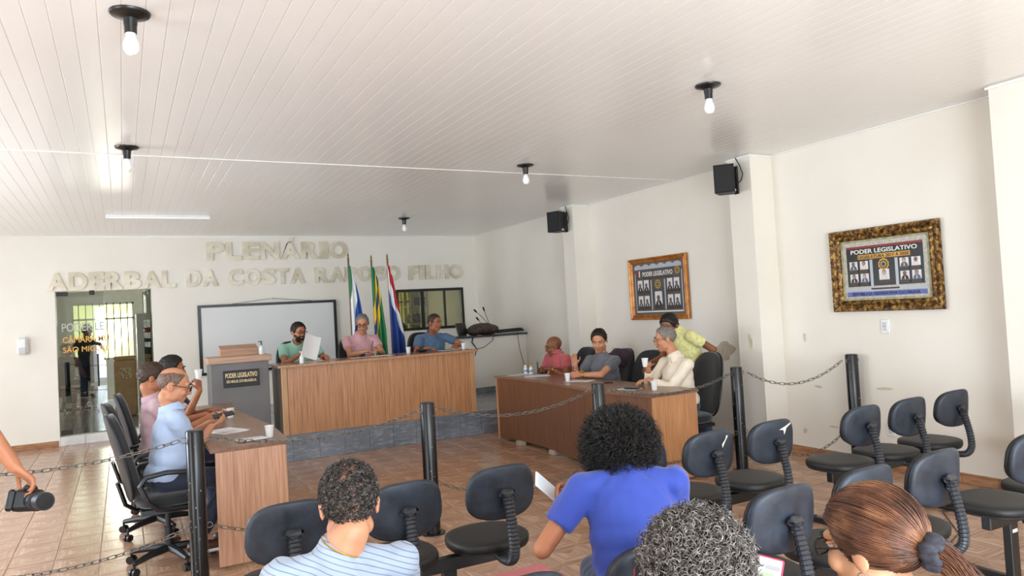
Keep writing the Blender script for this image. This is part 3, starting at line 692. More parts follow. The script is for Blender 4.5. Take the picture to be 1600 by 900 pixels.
panel('blue_band', .15, W-.15, .14, .185, M('print_blue', '#6d78a8', .4, c2='#5360a0', scale=20), .0055); panel('silver_band', .14, W-.14, .19, .225, M('print_silver', '#b9bcc0', .4), .0055)
word('PODER LEGISLATIVO', W/2, Hh-.235, .04, .66, M('print_white')); panel('title_plate', W/2-.26, W/2+.26, Hh-.29, Hh-.248, M('gold_print'), .0065)
word('LEGISLATURA 2017 A 2020', W/2, Hh-.284, .03, .5, M('caption_brown'), .0085); word('REPÚBLICA FEDERATIVA DO BRASIL', W/2, .15, .026, .68, M('print_navy', '#2c3470', .5)); 
panel('name_strip', W/2-.14, W/2+.14, .2, .216, M('caption_brown'), .0065)
for u in (W/2-.125, W/2+.125): panel('column', u-.014, u+.014, .232, Hh-.3, M('print_silver'), .0075)
ii = 0
for u in (.235, .345, W-.345, W-.235):
    for v in (.25, .368):
        panel('portrait_ground', u-.042, u+.042, v, v+.105, M('portrait_ground'), .0062); bust(P, t, u, v+.028, .082, suits[ii % 4], skins[ii % 3], hairs[(ii*2) % 3], ii); panel('caption', u-.045, u+.045, v-.004, v+.026, M('caption_brown'), .0115); ii += 1
panel('portrait_ground', W/2-.05, W/2+.05, .262, .385, M('portrait_ground'), .0062); bust(P, t, W/2, .295, .09, suits[3], skins[2], hairs[1], 9); panel('caption', W/2-.05, W/2+.05, .255, .287, M('caption_brown'), .0115)
def emblem(u, v, r, t, P):
    for q, (rr, mt) in enumerate(((r, 'gold_print'), (r*.82, 'emblem_green'), (r*.55, 'gold_print'), (r*.36, 'emblem_blue'))):
        k = 20; vs = [P(u+rr*(1+.12*(q == 0)*(i % 2))*math.cos(2*PI*i/k), v+rr*(1+.12*(q == 0)*(i % 2))*math.sin(2*PI*i/k), .006+.0012*q+dd) for dd in (0, .001) for i in range(k)]
        B().raw(vs, [tuple(range(k)), tuple(range(k, 2*k))[::-1]]+[(i, (i+1) % k, k+(i+1) % k, k+i) for i in range(k)]).build('emblem_ring', M(mt), t, smooth=False)
M('emblem_green', '#3d5a3a', .5); M('emblem_blue', '#28406f', .5)
emblem(W/2, Hh-.35, .05, t, P)
# second board, thin copper frame under glass
M('copper_frame', '#a05c20', .32, .35, c2='#c68138', scale=12, coord='World')
t, panel, word, W, Hh, P = framed('portrait board under a thin copper coloured frame on the wall behind the right table', 6.84, 8.0, 1.437, 2.262, .07, M('copper_frame'), (M('sheet_grey', '#5f5c5a', .25, c2='#6b6865', scale=5),), 1)
panel('silver_border', .11, W-.11, .1, Hh-.2, M('print_silver'), .0035); panel('brown_ground', .125, W-.125, .115, Hh-.14, M('sheet_dark', '#4d4a49', .3, c2='#5a5654', scale=4), .005)
sc = [(.11+(W-.22)*i/18, Hh-.11+.028*abs(math.sin(i*1.05))) for i in range(19)]
vs = [P(u, v, .006) for u, v in sc]+[P(u, Hh-.15, .006) for u, v in sc]; B().raw(vs, [(i, i+1, 20+i, 19+i) for i in range(18)]).build('scroll_border', M('print_silver'), t, smooth=False)
word('PODER LEGISLATIVO', W/2+.0, Hh-.245, .06, .6, M('print_white')); panel('title_plate', W/2-.3, W/2+.3, Hh-.285, Hh-.262, M('caption_brown'), .0065)
panel('flag_print', .155, .2, Hh-.25, Hh-.17, M('print_red'), .0065); panel('flag_print', .2, .22, Hh-.25, Hh-.17, M('print_white'), .0065); emblem(W-.19, Hh-.2, .045, t, P)
for u in (W/2-.135, W/2+.135): panel('column', u-.01, u+.01, .13, Hh-.3, M('print_silver'), .0065)
ii = 1
for u in (.215, .345, W-.345, W-.215):
    for v in (.15, .36):
        panel('portrait_ground', u-.05, u+.05, v+.03, v+.17, M('portrait_ground'), .0062); bust(P, t, u, v+.03, .105, suits[ii % 2], skins[1], hairs[0], ii); panel('caption', u-.055, u+.055, v-.01, v+.03, M('caption_brown'), .0115); ii += 1
panel('portrait_ground', W/2-.07, W/2+.07, .2, .37, M('portrait_ground'), .0062); bust(P, t, W/2, .19, .14, suits[0], skins[1], hairs[0], 3); panel('caption', W/2-.075, W/2+.075, .14, .19, M('caption_brown'), .0115); emblem(W/2, Hh-.36, .055, t, P)
panel('silver_band', .13, W-.13, .1, .118, M('print_white'), .0065)
# ------------------------------------------------------------------ wall sockets
for lb, y, z in (('white wall socket below the ornate framed board', 4.267, 1.327), ('white wall socket low on the wall behind the right hand chairs', 4.284, .38)):
    t = thing('wall_socket', lb, 'socket', (XW, y, z-.06)); B().box((XW-.006, y, z), (.012, .085, .13), bev=.004).build('cover_plate', M('white_plastic'), t, smooth=False)
    B().box((XW-.014, y, z), (.008, .045, .075), bev=.003).build('socket_insert', M('dispenser_grey'), t, smooth=False)
    for k in (-1, 1): B().cyl((XW-.0185, y+.009*k, z), (XW-.0175, y+.009*k, z), .004, n=8).build('socket_hole', M('black_frame'), t)
# ------------------------------------------------------------------ side tables with wavy oak fronts
TT = .83
def side_table(label, sgn, xf, xb, y0, y1, amp, wf, we):
    """sgn=-1: front faces -X (right table); +1: front faces +X (left table)"""
    n = 41; ys = np.linspace(y0, y1, n); wave = np.sin(2*PI*(ys-y0)/(y1-y0))
    fx = xf+sgn*amp*wave; t = thing('curved_table', label, 'table', ((xf+xb)/2, (y0+y1)/2, 0))
    def sheet(off, th, z0, z1, nm, mat, ya=0, yb=n):
        a = [(fx[i]-sgn*off, ys[i]) for i in range(ya, yb)]; b = [(fx[i]-sgn*(off+th), ys[i]) for i in range(ya, yb)]
        poly = a+b[::-1]; k = len(poly); m_ = len(a); bb = B()
        v = [(x, y, z) for z in (z0, z1) for x, y in poly]; f = [(i, (i+1) % k, k+(i+1) % k, k+i) for i in range(k)]
        f += [(i, i+1, k-2-i, k-1-i) for i in range(m_-1)]+[(k+i, k+k-1-i, k+k-2-i, k+i+1) for i in range(m_-1)]
        bb.raw(v, f); return bb.build(nm, mat, t, sharp=40)
    sheet(.012, .02, .05, TT-.028, 'front_panel', wf)
    top = [(fx[i]+sgn*.012, ys[i]) for i in range(n)]; bk = [(xb, ys[i]) for i in range(n)]
    v = [(x, y, z) for z in (TT-.028, TT) for x, y in top+bk]; k = 2*n
    f = [(k+i, k+i+1, k+n+i+1, k+n+i) for i in range(n-1)]+[(i, n+i, n+i+1, i+1) for i in range(n-1)]+[(i, i+1, k+i+1, k+i) for i in range(n-1)]+[(n+i, k+n+i, k+n+i+1, n+i+1) for i in range(n-1)]
    f += [(0, k, k+n, n), (n-1, 2*n-1, k+2*n-1, k+n-1)]
    B().raw(v, f).build('top', M('table_top'), t, sharp=40)
    for nm, yy, xa in (('end_panel', y0+.012, fx[0]), ('end_panel', y1-.012, fx[-1])):
        xa2, xb2 = sorted((xa-sgn*.02, xb+sgn*.03)); B().box(((xa2+xb2)/2, yy, (TT-.028)/2+.01), (xb2-xa2, .022, TT-.05), bev=.002).build(nm, we, t, smooth=False)
        B().box((xa-sgn*.02, yy-.001, (TT-.028)/2+.01), (.035, .03, TT-.05), bev=.006).build('corner_post', we, t, smooth=False)
    for yy in (y0+.5, (y0+y1)/2+.3, y1-.5): B().box((xf-sgn*.06, yy, .028), (.08, .12, .052), bev=.004).build('foot_block', M('foot_block', '#b8aa9c', .7), t, smooth=False)
    return t
side_table('wavy oak table on the right with three men seated behind it', -1, 4.215, 4.77, 5.24, 8.40, .065, wood('walnut', '#5f3f2b', '#785038', '#875d43', (34, 34, 1.1), .36), M('oak'))
side_table('wavy oak table on the left with papers and a cup at its end', 1, 1.01, .50, 5.41, 8.5, .035, M('oak'), wood('oak_pale', '#a97c60', '#c8997b', '#d6ab8f', (34, 34, 1.1), .36))
# ------------------------------------------------------------------ swivel office chairs (local: faces +Y, origin on the floor)
M('chair_fabric', '#141415', .8, c2='#1d1d1e', scale=60, sheen=.3); M('chair_plastic', '#151619', .42, c2='#1d1e22', scale=8); M('chair_edge', '#5b5d62', .3); M('caster_black', '#1a1a1c', .35)
Z0 = (0, 0, 0)
def superpad(b, c, w, h, th, R=None, curve=0., taper=0., p=2.6, n=28, bulge=.5, rings=5):
    """cushion whose outline is a superellipse in local XZ, thickness along Y (front = +Y)"""
    out = []
    a = np.linspace(0, 2*PI, n, endpoint=False); ca, sa = np.cos(a), np.sin(a)
    ox = np.sign(ca)*np.abs(ca)**(2/p)*w/2; oz = np.sign(sa)*np.abs(sa)**(2/p)*h/2
    ox = ox*(1-taper*(oz/(h/2)))
    prof = [(0., -.5), (.6, -.5), (.9, -.46), (.985, -.3), (1., 0.), (.985, .3), (.92, .42), (.7, .42+.08*bulge), (0., .42+.14*bulge)]
    vs = []
    for s_, y in prof[1:-1]:
        x = ox*s_; z = oz*s_; vs.append(np.stack([x, np.full(n, y*th)+curve*(x/(w/2))**2, z], 1))
    v = np.concatenate([[[0, prof[0][1]*th, 0]], *vs, [[0, prof[-1][1]*th, 0]]]); m_ = len(prof)-2; f = []
    for j in range(n):
        f.append((0, 1+(j+1) % n, 1+j))
        for i in range(m_-1): f.append((1+i*n+j, 1+i*n+(j+1) % n, 1+(i+1)*n+(j+1) % n, 1+(i+1)*n+j))
        f.append((1+m_*n, 1+(m_-1)*n+j, 1+(m_-1)*n+(j+1) % n))
    if R is not None: v = v@np.asarray(R).T
    return b.raw(v+np.asarray(c, float), f)
def make_office_chair(label, arms=True, hb=.62):
    t = thing('office_chair', label, 'chair', group='black swivel office chairs')
    k = dict(parent=t, off=Z0)
    superpad(B(), (0, .02, .485), .48, .46, .09, rotx(-PI/2)@np.diag([1, -1, 1.])if False else rotx(PI/2), p=3).build('seat', M('chair_fabric'), **k)
    B().prism([(-.2, -.18), (.2, -.18), (.22, .15), (.15, .2), (-.15, .2), (-.22, .15)], .40, .435).build('seat_shell', M('chair_plastic'), **k, smooth=False)
    Rb = rotx(.22)
    superpad(B(), (0, -.275, .80), .45, hb, .065, Rb, curve=.035, taper=.1, p=3).build('backrest', M('chair_fabric'), **k)
    superpad(B(), V(0, -.275, .80)+Rb@V(0, -.03, 0), .465, hb+.015, .03, Rb, curve=.035, taper=.1, p=3).build('back_shell', M('chair_plastic'), **k)
    B().tube([(0, -.08, .415), (0, -.2, .41), (0, -.265, .46), (0, -.31, .62)], [.038]*4, 8, flat=.4).build('back_bracket', M('chair_plastic'), **k)
    B().box((0, 0, .39), (.14, .2, .05), bev=.01).build('mechanism', M('chair_plastic'), **k)
    b = B(); b.cyl((0, 0, .1), (0, 0, .26), .03); b.cyl((0, 0, .25), (0, 0, .39), .018); b.build('gas_column', M('chair_plastic'), **k)
    if arms:
        for s in (-1, 1):
            x = .27*s; pts = [(x*.93, .12, .43), (x, .17, .50), (x, .19, .60), (x, .13, .675), (x, -.02, .69), (x, -.15, .675), (x, -.19, .62), (x, -.14, .5), (x*.97, -.08, .445), (x*.93, .02, .43)]
            q = []
            for i in range(len(pts)): 
                a_, b2 = V(pts[i]), V(pts[(i+1) % len(pts)]); q += [a_, (a_+b2)/2]
            B().tube(q, .017, 8, flat=1.35, closed=True, hint=(1, 0, 0)).build('armrest', M('chair_plastic'), **k)
    for i in range(5):
        a = 2*PI*i/5+.3; d = V(math.cos(a), math.sin(a), 0)
        L = B().tube([V(0, 0, .11)+d*.02, V(0, 0, .105)+d*.16, V(0, 0, .085)+d*.29], [.03, .026, .018], 8).build('base_leg', M('chair_plastic'), **k)
        cst = B(); e = d*.29; sd = V(-d[1], d[0], 0)
        for s in (-1, 1): cst.cyl(e+V(0, 0, .028)+sd*s*.008, e+V(0, 0, .028)+sd*s*.026, .028, n=14)
        cst.cyl(e+V(0, 0, .03), e+V(0, 0, .09), .009, n=8); cst.build('caster', M('caster_black'), parent=L, off=Z0)
    return t
oc = make_office_chair('black swivel chair of the man in the light blue shirt')
def oc_copy(label, x, y, z, face): return copy_tree(oc, None, label, (x, y, z), face)
oc.location = (.24, 5.84, 0); oc.rotation_euler = (0, 0, -PI/2+.05)
B().box((0, 0, 0), (.018, .002, .025)).build('maker_tag', M('white_plastic'), oc, off=Z0, smooth=False).location = (.2, -.335, .8)
oc_copy('black swivel chair of the man in the pale pink shirt at the left table', .2, 6.82, 0, -PI/2+.1)
oc_copy('black swivel chair of the man in navy, farthest along the left table', .28, 7.72, 0, -PI/2)
for x, y, lb in ((2.06, 10.02, 'black swivel chair of the man holding up a sheet'), (2.93, 10.1, 'black swivel chair of the man in pink at the middle of the stage desk'), (3.97, 10.05, 'black swivel chair of the man in slate blue on the stage')):
    oc_copy(lb, x, y, SZ, PI)
noarm = make_office_chair('black swivel chair of the man in the cream shirt', arms=False, hb=.66); noarm.location = (5.02, 5.70, 0); noarm.rotation_euler = (0, 0, PI/2-.1)
copy_tree(noarm, None, 'empty black swivel chair between the grey and the cream shirts', (5.02, 6.50, 0), PI/2+.3)
copy_tree(noarm, None, 'black swivel chair with a plum jacket hung on it, beside the man in grey', (5.1, 7.24, 0), PI/2-.05)
copy_tree(noarm, None, 'black swivel chair of the bald man in the red shirt', (5.12, 8.08, 0), PI/2)
# ------------------------------------------------------------------ beam seats of the audience (three on a beam, facing +Y)
def smudged(name, c, c2, rough):
    m = bpy.data.materials.new(name); m.use_nodes = True; MATS[name] = m; k = N(m); b = m.node_tree.nodes['Principled BSDF']
    f = k.noise(9, 6, coord='World', rough=.7); k.link(k.ramp(f, [(.35, c), (.72, c2)]), b.inputs['Base Color'])
    k.link(k.ramp(f, [(.3, (rough,)*3), (.7, (rough+.2,)*3)]), b.inputs['Roughness']); k.bump(k.noise(220, 2), .12, .001, b)
smudged('back_plastic', '#1a2029', '#323b48', .36); M('stem_plastic', '#23262c', .38, c2='#2c3037', scale=12); M('seat_vinyl', '#131313', .5, c2='#1a1a1a', scale=14); M('frame_black', '#111112', .3); M('back_edge', '#4a4d54', .3)
_seat = superpad(B(), (0, .245, .455), .44, .42, .065, rotx(PI/2), p=2.5).mesh('seat'); _seat.materials.append(M('seat_vinyl'))
_pan = superpad(B(), (0, .245, .432), .425, .405, .03, rotx(PI/2), p=2.5).mesh('seat_shell'); _pan.materials.append(M('back_plastic'))
RB = rotx(.1)
_back = superpad(B(), (0, .028, .745), .375, .265, .035, RB, curve=.045, taper=.06, p=2.9, n=36).mesh('backrest_pad'); _back.materials.append(M('seat_vinyl'))
_shell = superpad(B(), V(0, .005, .745), .392, .28, .03, RB, curve=.045, taper=.06, p=2.9, n=36, bulge=0).mesh('backrest'); _shell.materials.append(M('back_plastic'))
b = B(); pts = []; path = [(0, .10, .40), (0, .02, .395), (0, -.045, .415), (0, -.075, .47), (0, -.07, .56), (0, -.05, .65), (0, -.03, .735)]
path = np.array(path); tt = np.linspace(0, len(path)-1, 90); i0 = np.clip(tt.astype(int), 0, len(path)-2)
def cr(P_, i, t):
    g = lambda k_: P_[min(max(k_, 0), len(P_)-1)]
    p0, p1, p2, p3 = g(i-1), g(i), g(i+1), g(i+2); return .5*((2*p1)+(-p0+p2)*t+(2*p0-5*p1+4*p2-p3)*t*t+(-p0+3*p1-3*p2+p3)*t**3)
pts = [cr(path, int(i), float(t_-i)) for i, t_ in zip(i0, tt)]
b.tube(pts, [.027+.0045*(k % 3 == 0)-.002*(k % 3 == 2) for k in range(90)], 12, flat=.8, hint=(0, 0, 1)); _stem = b.mesh('stem'); set_sharp(_stem, 20); _stem.materials.append(M('stem_plastic'))
b = B(); b.box((0, -.028, .745), (.095, .04, .045), RB, bev=.018); b.box((0, -.03, .715), (.05, .045, .06), RB, bev=.015); _cap = b.mesh('stem_cap'); _cap.materials.append(M('stem_plastic'))
def bench(label, xs, y, legs, group='beam seats in the audience'):
    """y = line of the backrests"""
    t = thing('beam_seat', label, 'chairs', (sum(xs)/len(xs), y, 0), group=group); O = origin_of(t)
    for x in xs:
        loc = (x-O[0], 0, 0)
        for nm, me in (('seat', _seat), ('seat_shell', _pan), ('backrest_pad', _back), ('stem', _stem)): link(nm, me, None, t, loc)
        s = link('backrest', _shell, None, t, loc); link('stem_cap', _cap, None, s)
    B().box(((xs[0]+xs[-1])/2, y+.22, .375), (xs[-1]-xs[0]+.3, .05, .07), bev=.004).build('beam', M('frame_black'), t, smooth=False)
    for x in xs: B().box((x, y+.22, .418), (.1, .22, .012)).build('seat_plate', M('frame_black'), t, smooth=False)
    for x in legs:
        B().box((x, y+.22, .2), (.075, .045, .35), bev=.004).build('leg', M('frame_black'), t, smooth=False)
        f = B().box((x, y+.22, .022), (.05, .48, .04), bev=.008).build('foot', M('frame_black'), t, smooth=False)
        for s in (-1, 1): B().box((x, y+.22+s*.235, .024), (.056, .035, .046), bev=.01).build('foot_cap', M('caster_black'), f, smooth=False, off=O)
        B().box((x+.0, y+.196, .3), (.045, .003, .018)).build('sticker', M('white_plastic'), t, smooth=False)
    return t
bench('three black beam seats in the front row between the left table and the middle post', (.63, 1.165, 1.69), 3.33, (.9, 1.45))
bn2 = bench('three black beam seats in the front row beside the right table end', (2.57, 3.10, 3.63), 3.30, (2.84, 3.37))
bench('three black beam seats in the front row against the right wall', (4.47, 4.99, 5.53), 3.26, (4.42, 5.38))
bench('black beam seats under the striped shirt, the handbag and the blue T-shirt', (.48, 1.01, 1.545), 1.92, (.75, 1.28))
bn5 = bench('three black beam seats in the second row with a pink phone over one seat', (2.40, 2.94, 3.47), 2.14, (2.67, 3.42))
bench('black beam seats in the second row cut off by the right edge', (4.22, 4.75, 5.28), 2.08, (4.3, 5.1))
bench('black beam seats in the rear row under the grey curls and the auburn ponytail', (.45, .98, 1.5), .86, (.72, 1.24))
# torn spots on two backrests
M('torn_white', '#e8e4da', .7)
for x, pts in ((3.10, [(.07, .06), (.10, .095), (.085, .10), (.075, .075), (.045, .05), (.05, .03)]), (3.63, [(.0, .075), (.06, .092), (.125, .108), (.12, .099), (.07, .08), (.05, .04), (.04, .07)])):
    poly = [(px, pz) for px, pz in pts]
    v = [(x-2*0+px, 3.30-.0125-.1*pz+.045*(px/.196)**2-d, .745+pz) for d in (.002, .006) for px, pz in poly]; k = len(poly)
    O = origin_of(bn2); B().raw(v, [tuple(range(k)), tuple(range(k, 2*k))]+[(i, (i+1) % k, k+(i+1) % k, k+i) for i in range(k)]).build('torn_spot', M('torn_white'), bn2, smooth=False)
# ------------------------------------------------------------------ posts and chains
M('post_black', '#101112', .25, .2, c2='#18191a', scale=5, coord='World', spec=.6); M('chain_steel', '#6b6660', .4, .8, c2='#8a847c', scale=40, coord='World'); M('worn_paint', '#8d857b', .6)
PR = .056
def post(label, x, y, h):
    t = thing('barrier_post', label, 'post', (x, y, 0), group='black barrier posts')
    B().lathe([(PR, 0), (PR, h-.012), (PR-.004, h-.003), (PR-.014, h)], (x, y, 0), 28).build('tube', M('post_black'), t)
    B().lathe([(PR+.035, 0), (PR+.035, .008), (PR+.004, .012)], (x, y, 0), 28).build('floor_flange', M('post_black'), t)
    for z in (h-.06, .37):
        for s in (-1, 1):
            c = V(x+s*(PR+.012), y-.01, z); a = np.linspace(0, 2*PI, 16, endpoint=False)
            B().tube([c+V(math.cos(q)*.018, 0, math.sin(q)*.018) for q in a], .0035, 6, closed=True, hint=(0, 1, 0)).build('eye_bolt', M('chain_steel'), t)
    rr = random.Random(int(x*100))
    bb = B()
    for k in range(22):
        a = rr.uniform(PI, 2*PI); z = rr.uniform(.02, h-.05)*(.7 if k % 2 else 1); s_ = rr.uniform(.002, .006); bb.box((x+math.cos(a)*PR, y+math.sin(a)*PR, z), (s_*1.4, .0016, s_*2), rotz(a+PI/2))
    tag(bb.build('chipped_paint', M('worn_paint'), t, smooth=False), kind='stuff')
    return t
POSTS = [(.392, 5.24, 1.0), (2.04, 5.26, 1.0), (3.61, 5.22, 1.0), (5.22, 5.19, 1.0), (6.08, 4.56, 1.074)]
for (x, y, h), lb in zip(POSTS, ('black post at the near end of the left table', 'black post standing alone in the middle between the stage and the front seats', 'black post behind the head of curly dark hair', 'black post beside the chair of the man in the cream shirt', 'black post against the right wall')): post(lb, x, y, h)
a = np.linspace(0, 2*PI, 20, endpoint=False); lk_ = B(); LP = .044
cx = np.where(np.cos(a) > 0, .0155, -.0155)+.0105*np.cos(a); cy = .0115*np.sin(a)
lk_.tube(np.stack([cx, cy, 0*a], 1), .0036, 6, closed=True, hint=(0, 0, 1)); _lk = lk_.mesh('chain_link'); _lk.materials.append(M('chain_steel'))
def chain(label, p, q, sag):
    p, q = V(p), V(q); t = thing('chain', label, 'chain', p.tolist(), group='barrier chains'); u = np.linspace(0, 1, 400)
    c = p+(q-p)*u[:, None]; c[:, 2] -= sag*4*u*(1-u); L = np.concatenate([[0], np.cumsum(np.linalg.norm(np.diff(c, axis=0), axis=1))])
    n = max(2, int(round(L[-1]/LP))); s = (np.arange(n)+.5)*L[-1]/n
    for k, x in enumerate(s):
        i = min(np.searchsorted(L, x), 398); d = unit(c[i+1]-c[i]); Fm = frame(d); Rm = np.stack([d, Fm[:, 0], np.cross(d, Fm[:, 0])], 1)@rotx(PI/2*(k % 2)+.35)
        o = link('chain_link', _lk, None, t); o.matrix_local = Matrix.Translation(Vector(c[i]-p))@Matrix(Rm.tolist()).to_4x4()
E_ = PR+.042
cl = [('upper', -.06, .10, 0), ('lower', None, .15, 0)]
ends = [((-1.22, 5.24, 1.0), POSTS[0]), (POSTS[0], POSTS[1]), (POSTS[1], POSTS[2]), (POSTS[2], POSTS[3]), (POSTS[3], POSTS[4])]
where = ['left of the post at the left table end', 'across the end of the left table', 'between the middle post and the one behind the curly hair', 'across the end of the right table', 'reaching the post by the right wall']
sg = [.075, .105, .12, .115, .16]
for (A, Bq), wh, s in zip(ends, where, sg):
    d = unit(V(Bq[0]-A[0], Bq[1]-A[1], 0))
    for nm, za, zb_, ss in (('upper', A[2]-.06, Bq[2]-.06, s), ('lower', .36, .36, s*1.4)):
        chain(f'{nm} steel chain {wh}', V(A[0], A[1]-.01, za)+d*E_, V(Bq[0], Bq[1]-.01, zb_)-d*E_, ss)
post('black post out at the left beyond the camera operator', -1.22, 5.24, 1.0)
# ------------------------------------------------------------------ people
def skinmat(name, c, c2): return M(name, c, .48, c2=c2, scale=9, bump=.05, bscale=160, bdist=.001, spec=.4)
SK = {'dark': skinmat('skin_dark', '#8a5638', '#7a4a30'), 'brown': skinmat('skin_brown', '#a86b49', '#985d3e'), 'tan': skinmat('skin_tan', '#b87a58', '#a96b4b'),
      'light': skinmat('skin_light', '#c98e6c', '#bb7f5e'), 'fair': skinmat('skin_fair', '#cf9c78', '#c48c69')}
def cloth(name, c, c2=None, scale=3, stripes=None, mapscale=None):
    if name in MATS: return MATS[name]
    m = M(name, c, .8, c2=c2, scale=scale, sheen=.25, bump=.22, bscale=11, bdist=.012, coord='World', mapscale=mapscale)
    if stripes:
        k = N(m); b = m.node_tree.nodes['Principled BSDF']; src = b.inputs['Base Color'].links[0].from_socket
        g = k.add('ShaderNodeTexCoord'); sp = k.add('ShaderNodeSeparateXYZ'); k.link(g.outputs['Object'], sp.inputs[0])
        col, axis, freq, width, tilt = stripes
        ph = k.math('ADD', sp.outputs[axis], k.math('MULTIPLY', sp.outputs[(axis+1) % 3], tilt))
        f = k.math('FRACT', k.math('MULTIPLY', ph, freq)); f = k.math('LESS_THAN', f, width)
        k.link(k.mix(f, src, col), b.inputs['Base Color'])
    return m
M('eye_white', '#cbbcae', .35); M('eye_iris', '#2a1a10', .2); M('brow_dark', '#1e1612', .7); M('lip', '#8d4c40', .5)
def hairmat(name, c, c2, rough=.5): return M(name, c, rough, c2=c2, scale=60, bump=.5, bscale=220, bdist=.003, coord='World', spec=.35)
hairmat('hair_black', '#151211', '#231d1a'); hairmat('hair_brown', '#3a2a20', '#4c3a2d'); hairmat('hair_greying', '#6b625b', '#8b827a'); hairmat('hair_short', '#5a4438', '#7a6354')
M('glasses_black', '#141212', .3); M('glasses_red', '#8e2430', .35); M('gold', '#c89b3e', .28, .9); M('shoe_brown', '#4b2e22', .4); M('sole_white', '#e6e3dc', .6); M('shoe_black', '#1d1b1a', .4)
TMP = []
def remesh(b, name, voxel, iters=6, ratio=.5, wrinkle=0, off=(0, 0, 0)):
    me = b.mesh(name+'_src', False); o = bpy.data.objects.new('tmp', me); COL.objects.link(o)
    r = o.modifiers.new('r', 'REMESH'); r.mode = 'VOXEL'; r.voxel_size = voxel
    s = o.modifiers.new('s', 'SMOOTH'); s.factor = .5; s.iterations = iters
    if ratio < 1: d = o.modifiers.new('d', 'DECIMATE'); d.ratio = ratio
    dg = bpy.context.evaluated_depsgraph_get(); out = bpy.data.meshes.new_from_object(o.evaluated_get(dg)); out.name = name
    bpy.data.objects.remove(o); bpy.data.meshes.remove(me)
    n = len(out.vertices); co = np.empty(n*3, np.float32); out.vertices.foreach_get('co', co); co = co.reshape(-1, 3)
    if wrinkle:
        nr = np.empty(n*3, np.float32); out.vertices.foreach_get('normal', nr); nr = nr.reshape(-1, 3)
        x, y, z = co.T; q = np.sin(38*z+14*np.sin(9*x+7*y))*np.sin(21*x-17*y+6*z)+.6*np.sin(60*z-33*x+5*np.sin(25*y))
        co = co+nr*(wrinkle*q)[:, None]
    out.vertices.foreach_set('co', (co-np.asarray(off, np.float32)).astype(np.float32).ravel()); out.update(); out.shade_smooth(); return out
def ik(S, W, l1, l2, pole):
    S, W = V(S), V(W); d = W-S; L = np.linalg.norm(d); L2 = min(L, (l1+l2)*.995); W = S+unit(d)*L2; L = L2
    a = (l1*l1-l2*l2+L*L)/(2*L); h = math.sqrt(max(l1*l1-a*a, 0)); u = unit(d); p = V(pole)-u*np.dot(pole, u); return S+u*a+unit(p)*h, W
def hand(b, wrist, d, palm, side, curl=.5, s=1., thumb=.6, fan=.05):
    """side=+1 right hand, -1 left; d = direction of the fingers, palm = direction the palm faces"""
    d = unit(d); palm = unit(V(palm)-d*np.dot(palm, d)); acr = np.cross(d, palm)*side      # towards the thumb
    w_ = V(wrist)
    for k in (-.026, 0, .026): b.cap(w_+d*.012*s+acr*k*.7*s, w_+d*.08*s+acr*k*s, .0145*s, .0135*s, 8)
    tips = []
    for k, (off, L) in enumerate(((.033, .072), (.011, .08), (-.011, .074), (-.031, .058))):
        p = w_+d*(.085-.004*abs(k-1))*s+acr*off*s; dd = unit(d+acr*fan*(1.5-k)); ang = 0
        for q, fr in enumerate((.45, .3, .25)):
            ang += curl*(1 if q else .7); e = unit(dd*math.cos(ang)+palm*math.sin(ang)); p2 = p+e*L*fr*s; b.cap(p, p2, (.0092-.001*q)*s, (.0086-.001*q)*s, 8); p = p2
        tips.append(p)
    p = w_+d*.025*s+acr*.03*s
    for q, L in enumerate((.04, .03, .025)):
        e = unit(d*(.55+.25*q)+acr*(.8-.3*q)*(1-thumb*.4)+palm*(.25+.35*thumb*q)); p2 = p+e*L*s; b.cap(p, p2, (.0125-.0015*q)*s, (.011-.0015*q)*s, 8); p = p2
    return tips
def head_frame(yaw, pitch, tilt=0):
    """columns right, forward, up; yaw in degrees from +X, pitch>0 looks down"""
    a = math.radians(yaw); R = np.stack([V(math.sin(a), -math.cos(a), 0), V(math.cos(a), math.sin(a), 0), V(0, 0, 1)], 1)
    return R@rotx(-math.radians(pitch))@roty(math.radians(tilt))
def head_shape(b, H, c, s, jaw=1.):
    P = lambda *p: c+H@(V(p)*s)
    E = lambda p, r: b.ell(P(*p), V(r)*s, H, 18, 12)
    E((0, -.012, .035), (.077, .097, .086)); E((0, .02, -.035), (.063*jaw, .074, .084)); E((0, .058, -.092), (.03*jaw, .028, .026))
    for k in (-1, 1):
        E((k*.044*jaw, .012, -.068), (.026, .04, .028)); E((k*.036, .066, -.026), (.028, .026, .026))
        E((k*.079, -.012, -.006), (.009, .021, .033)); E((k*.083, -.018, .004), (.007, .014, .018)); E((k*.013, .1, -.031), (.0105, .011, .009))
    b.cap(P(-.034, .083, .029), P(.034, .083, .029), .0125*s, n=8); b.cap(P(0, .088, .016), P(0, .106, -.026), .0085*s, .0135*s, 8)
    b.cap(P(-.02, .085, -.057), P(.02, .085, -.057), .008*s, n=8); b.cap(P(-.016, .085, -.068), P(.016, .085, -.068), .0088*s, n=8)
ZK = [(-.2, -.085), (-.085, -.075), (-.05, -.035), (-.02, .0), (.02, -.012), (.042, .03), (.06, .072), (.09, .082), (.2, .09)]
def zmin(y): return np.interp(y, [k[0] for k in ZK], [k[1] for k in ZK])
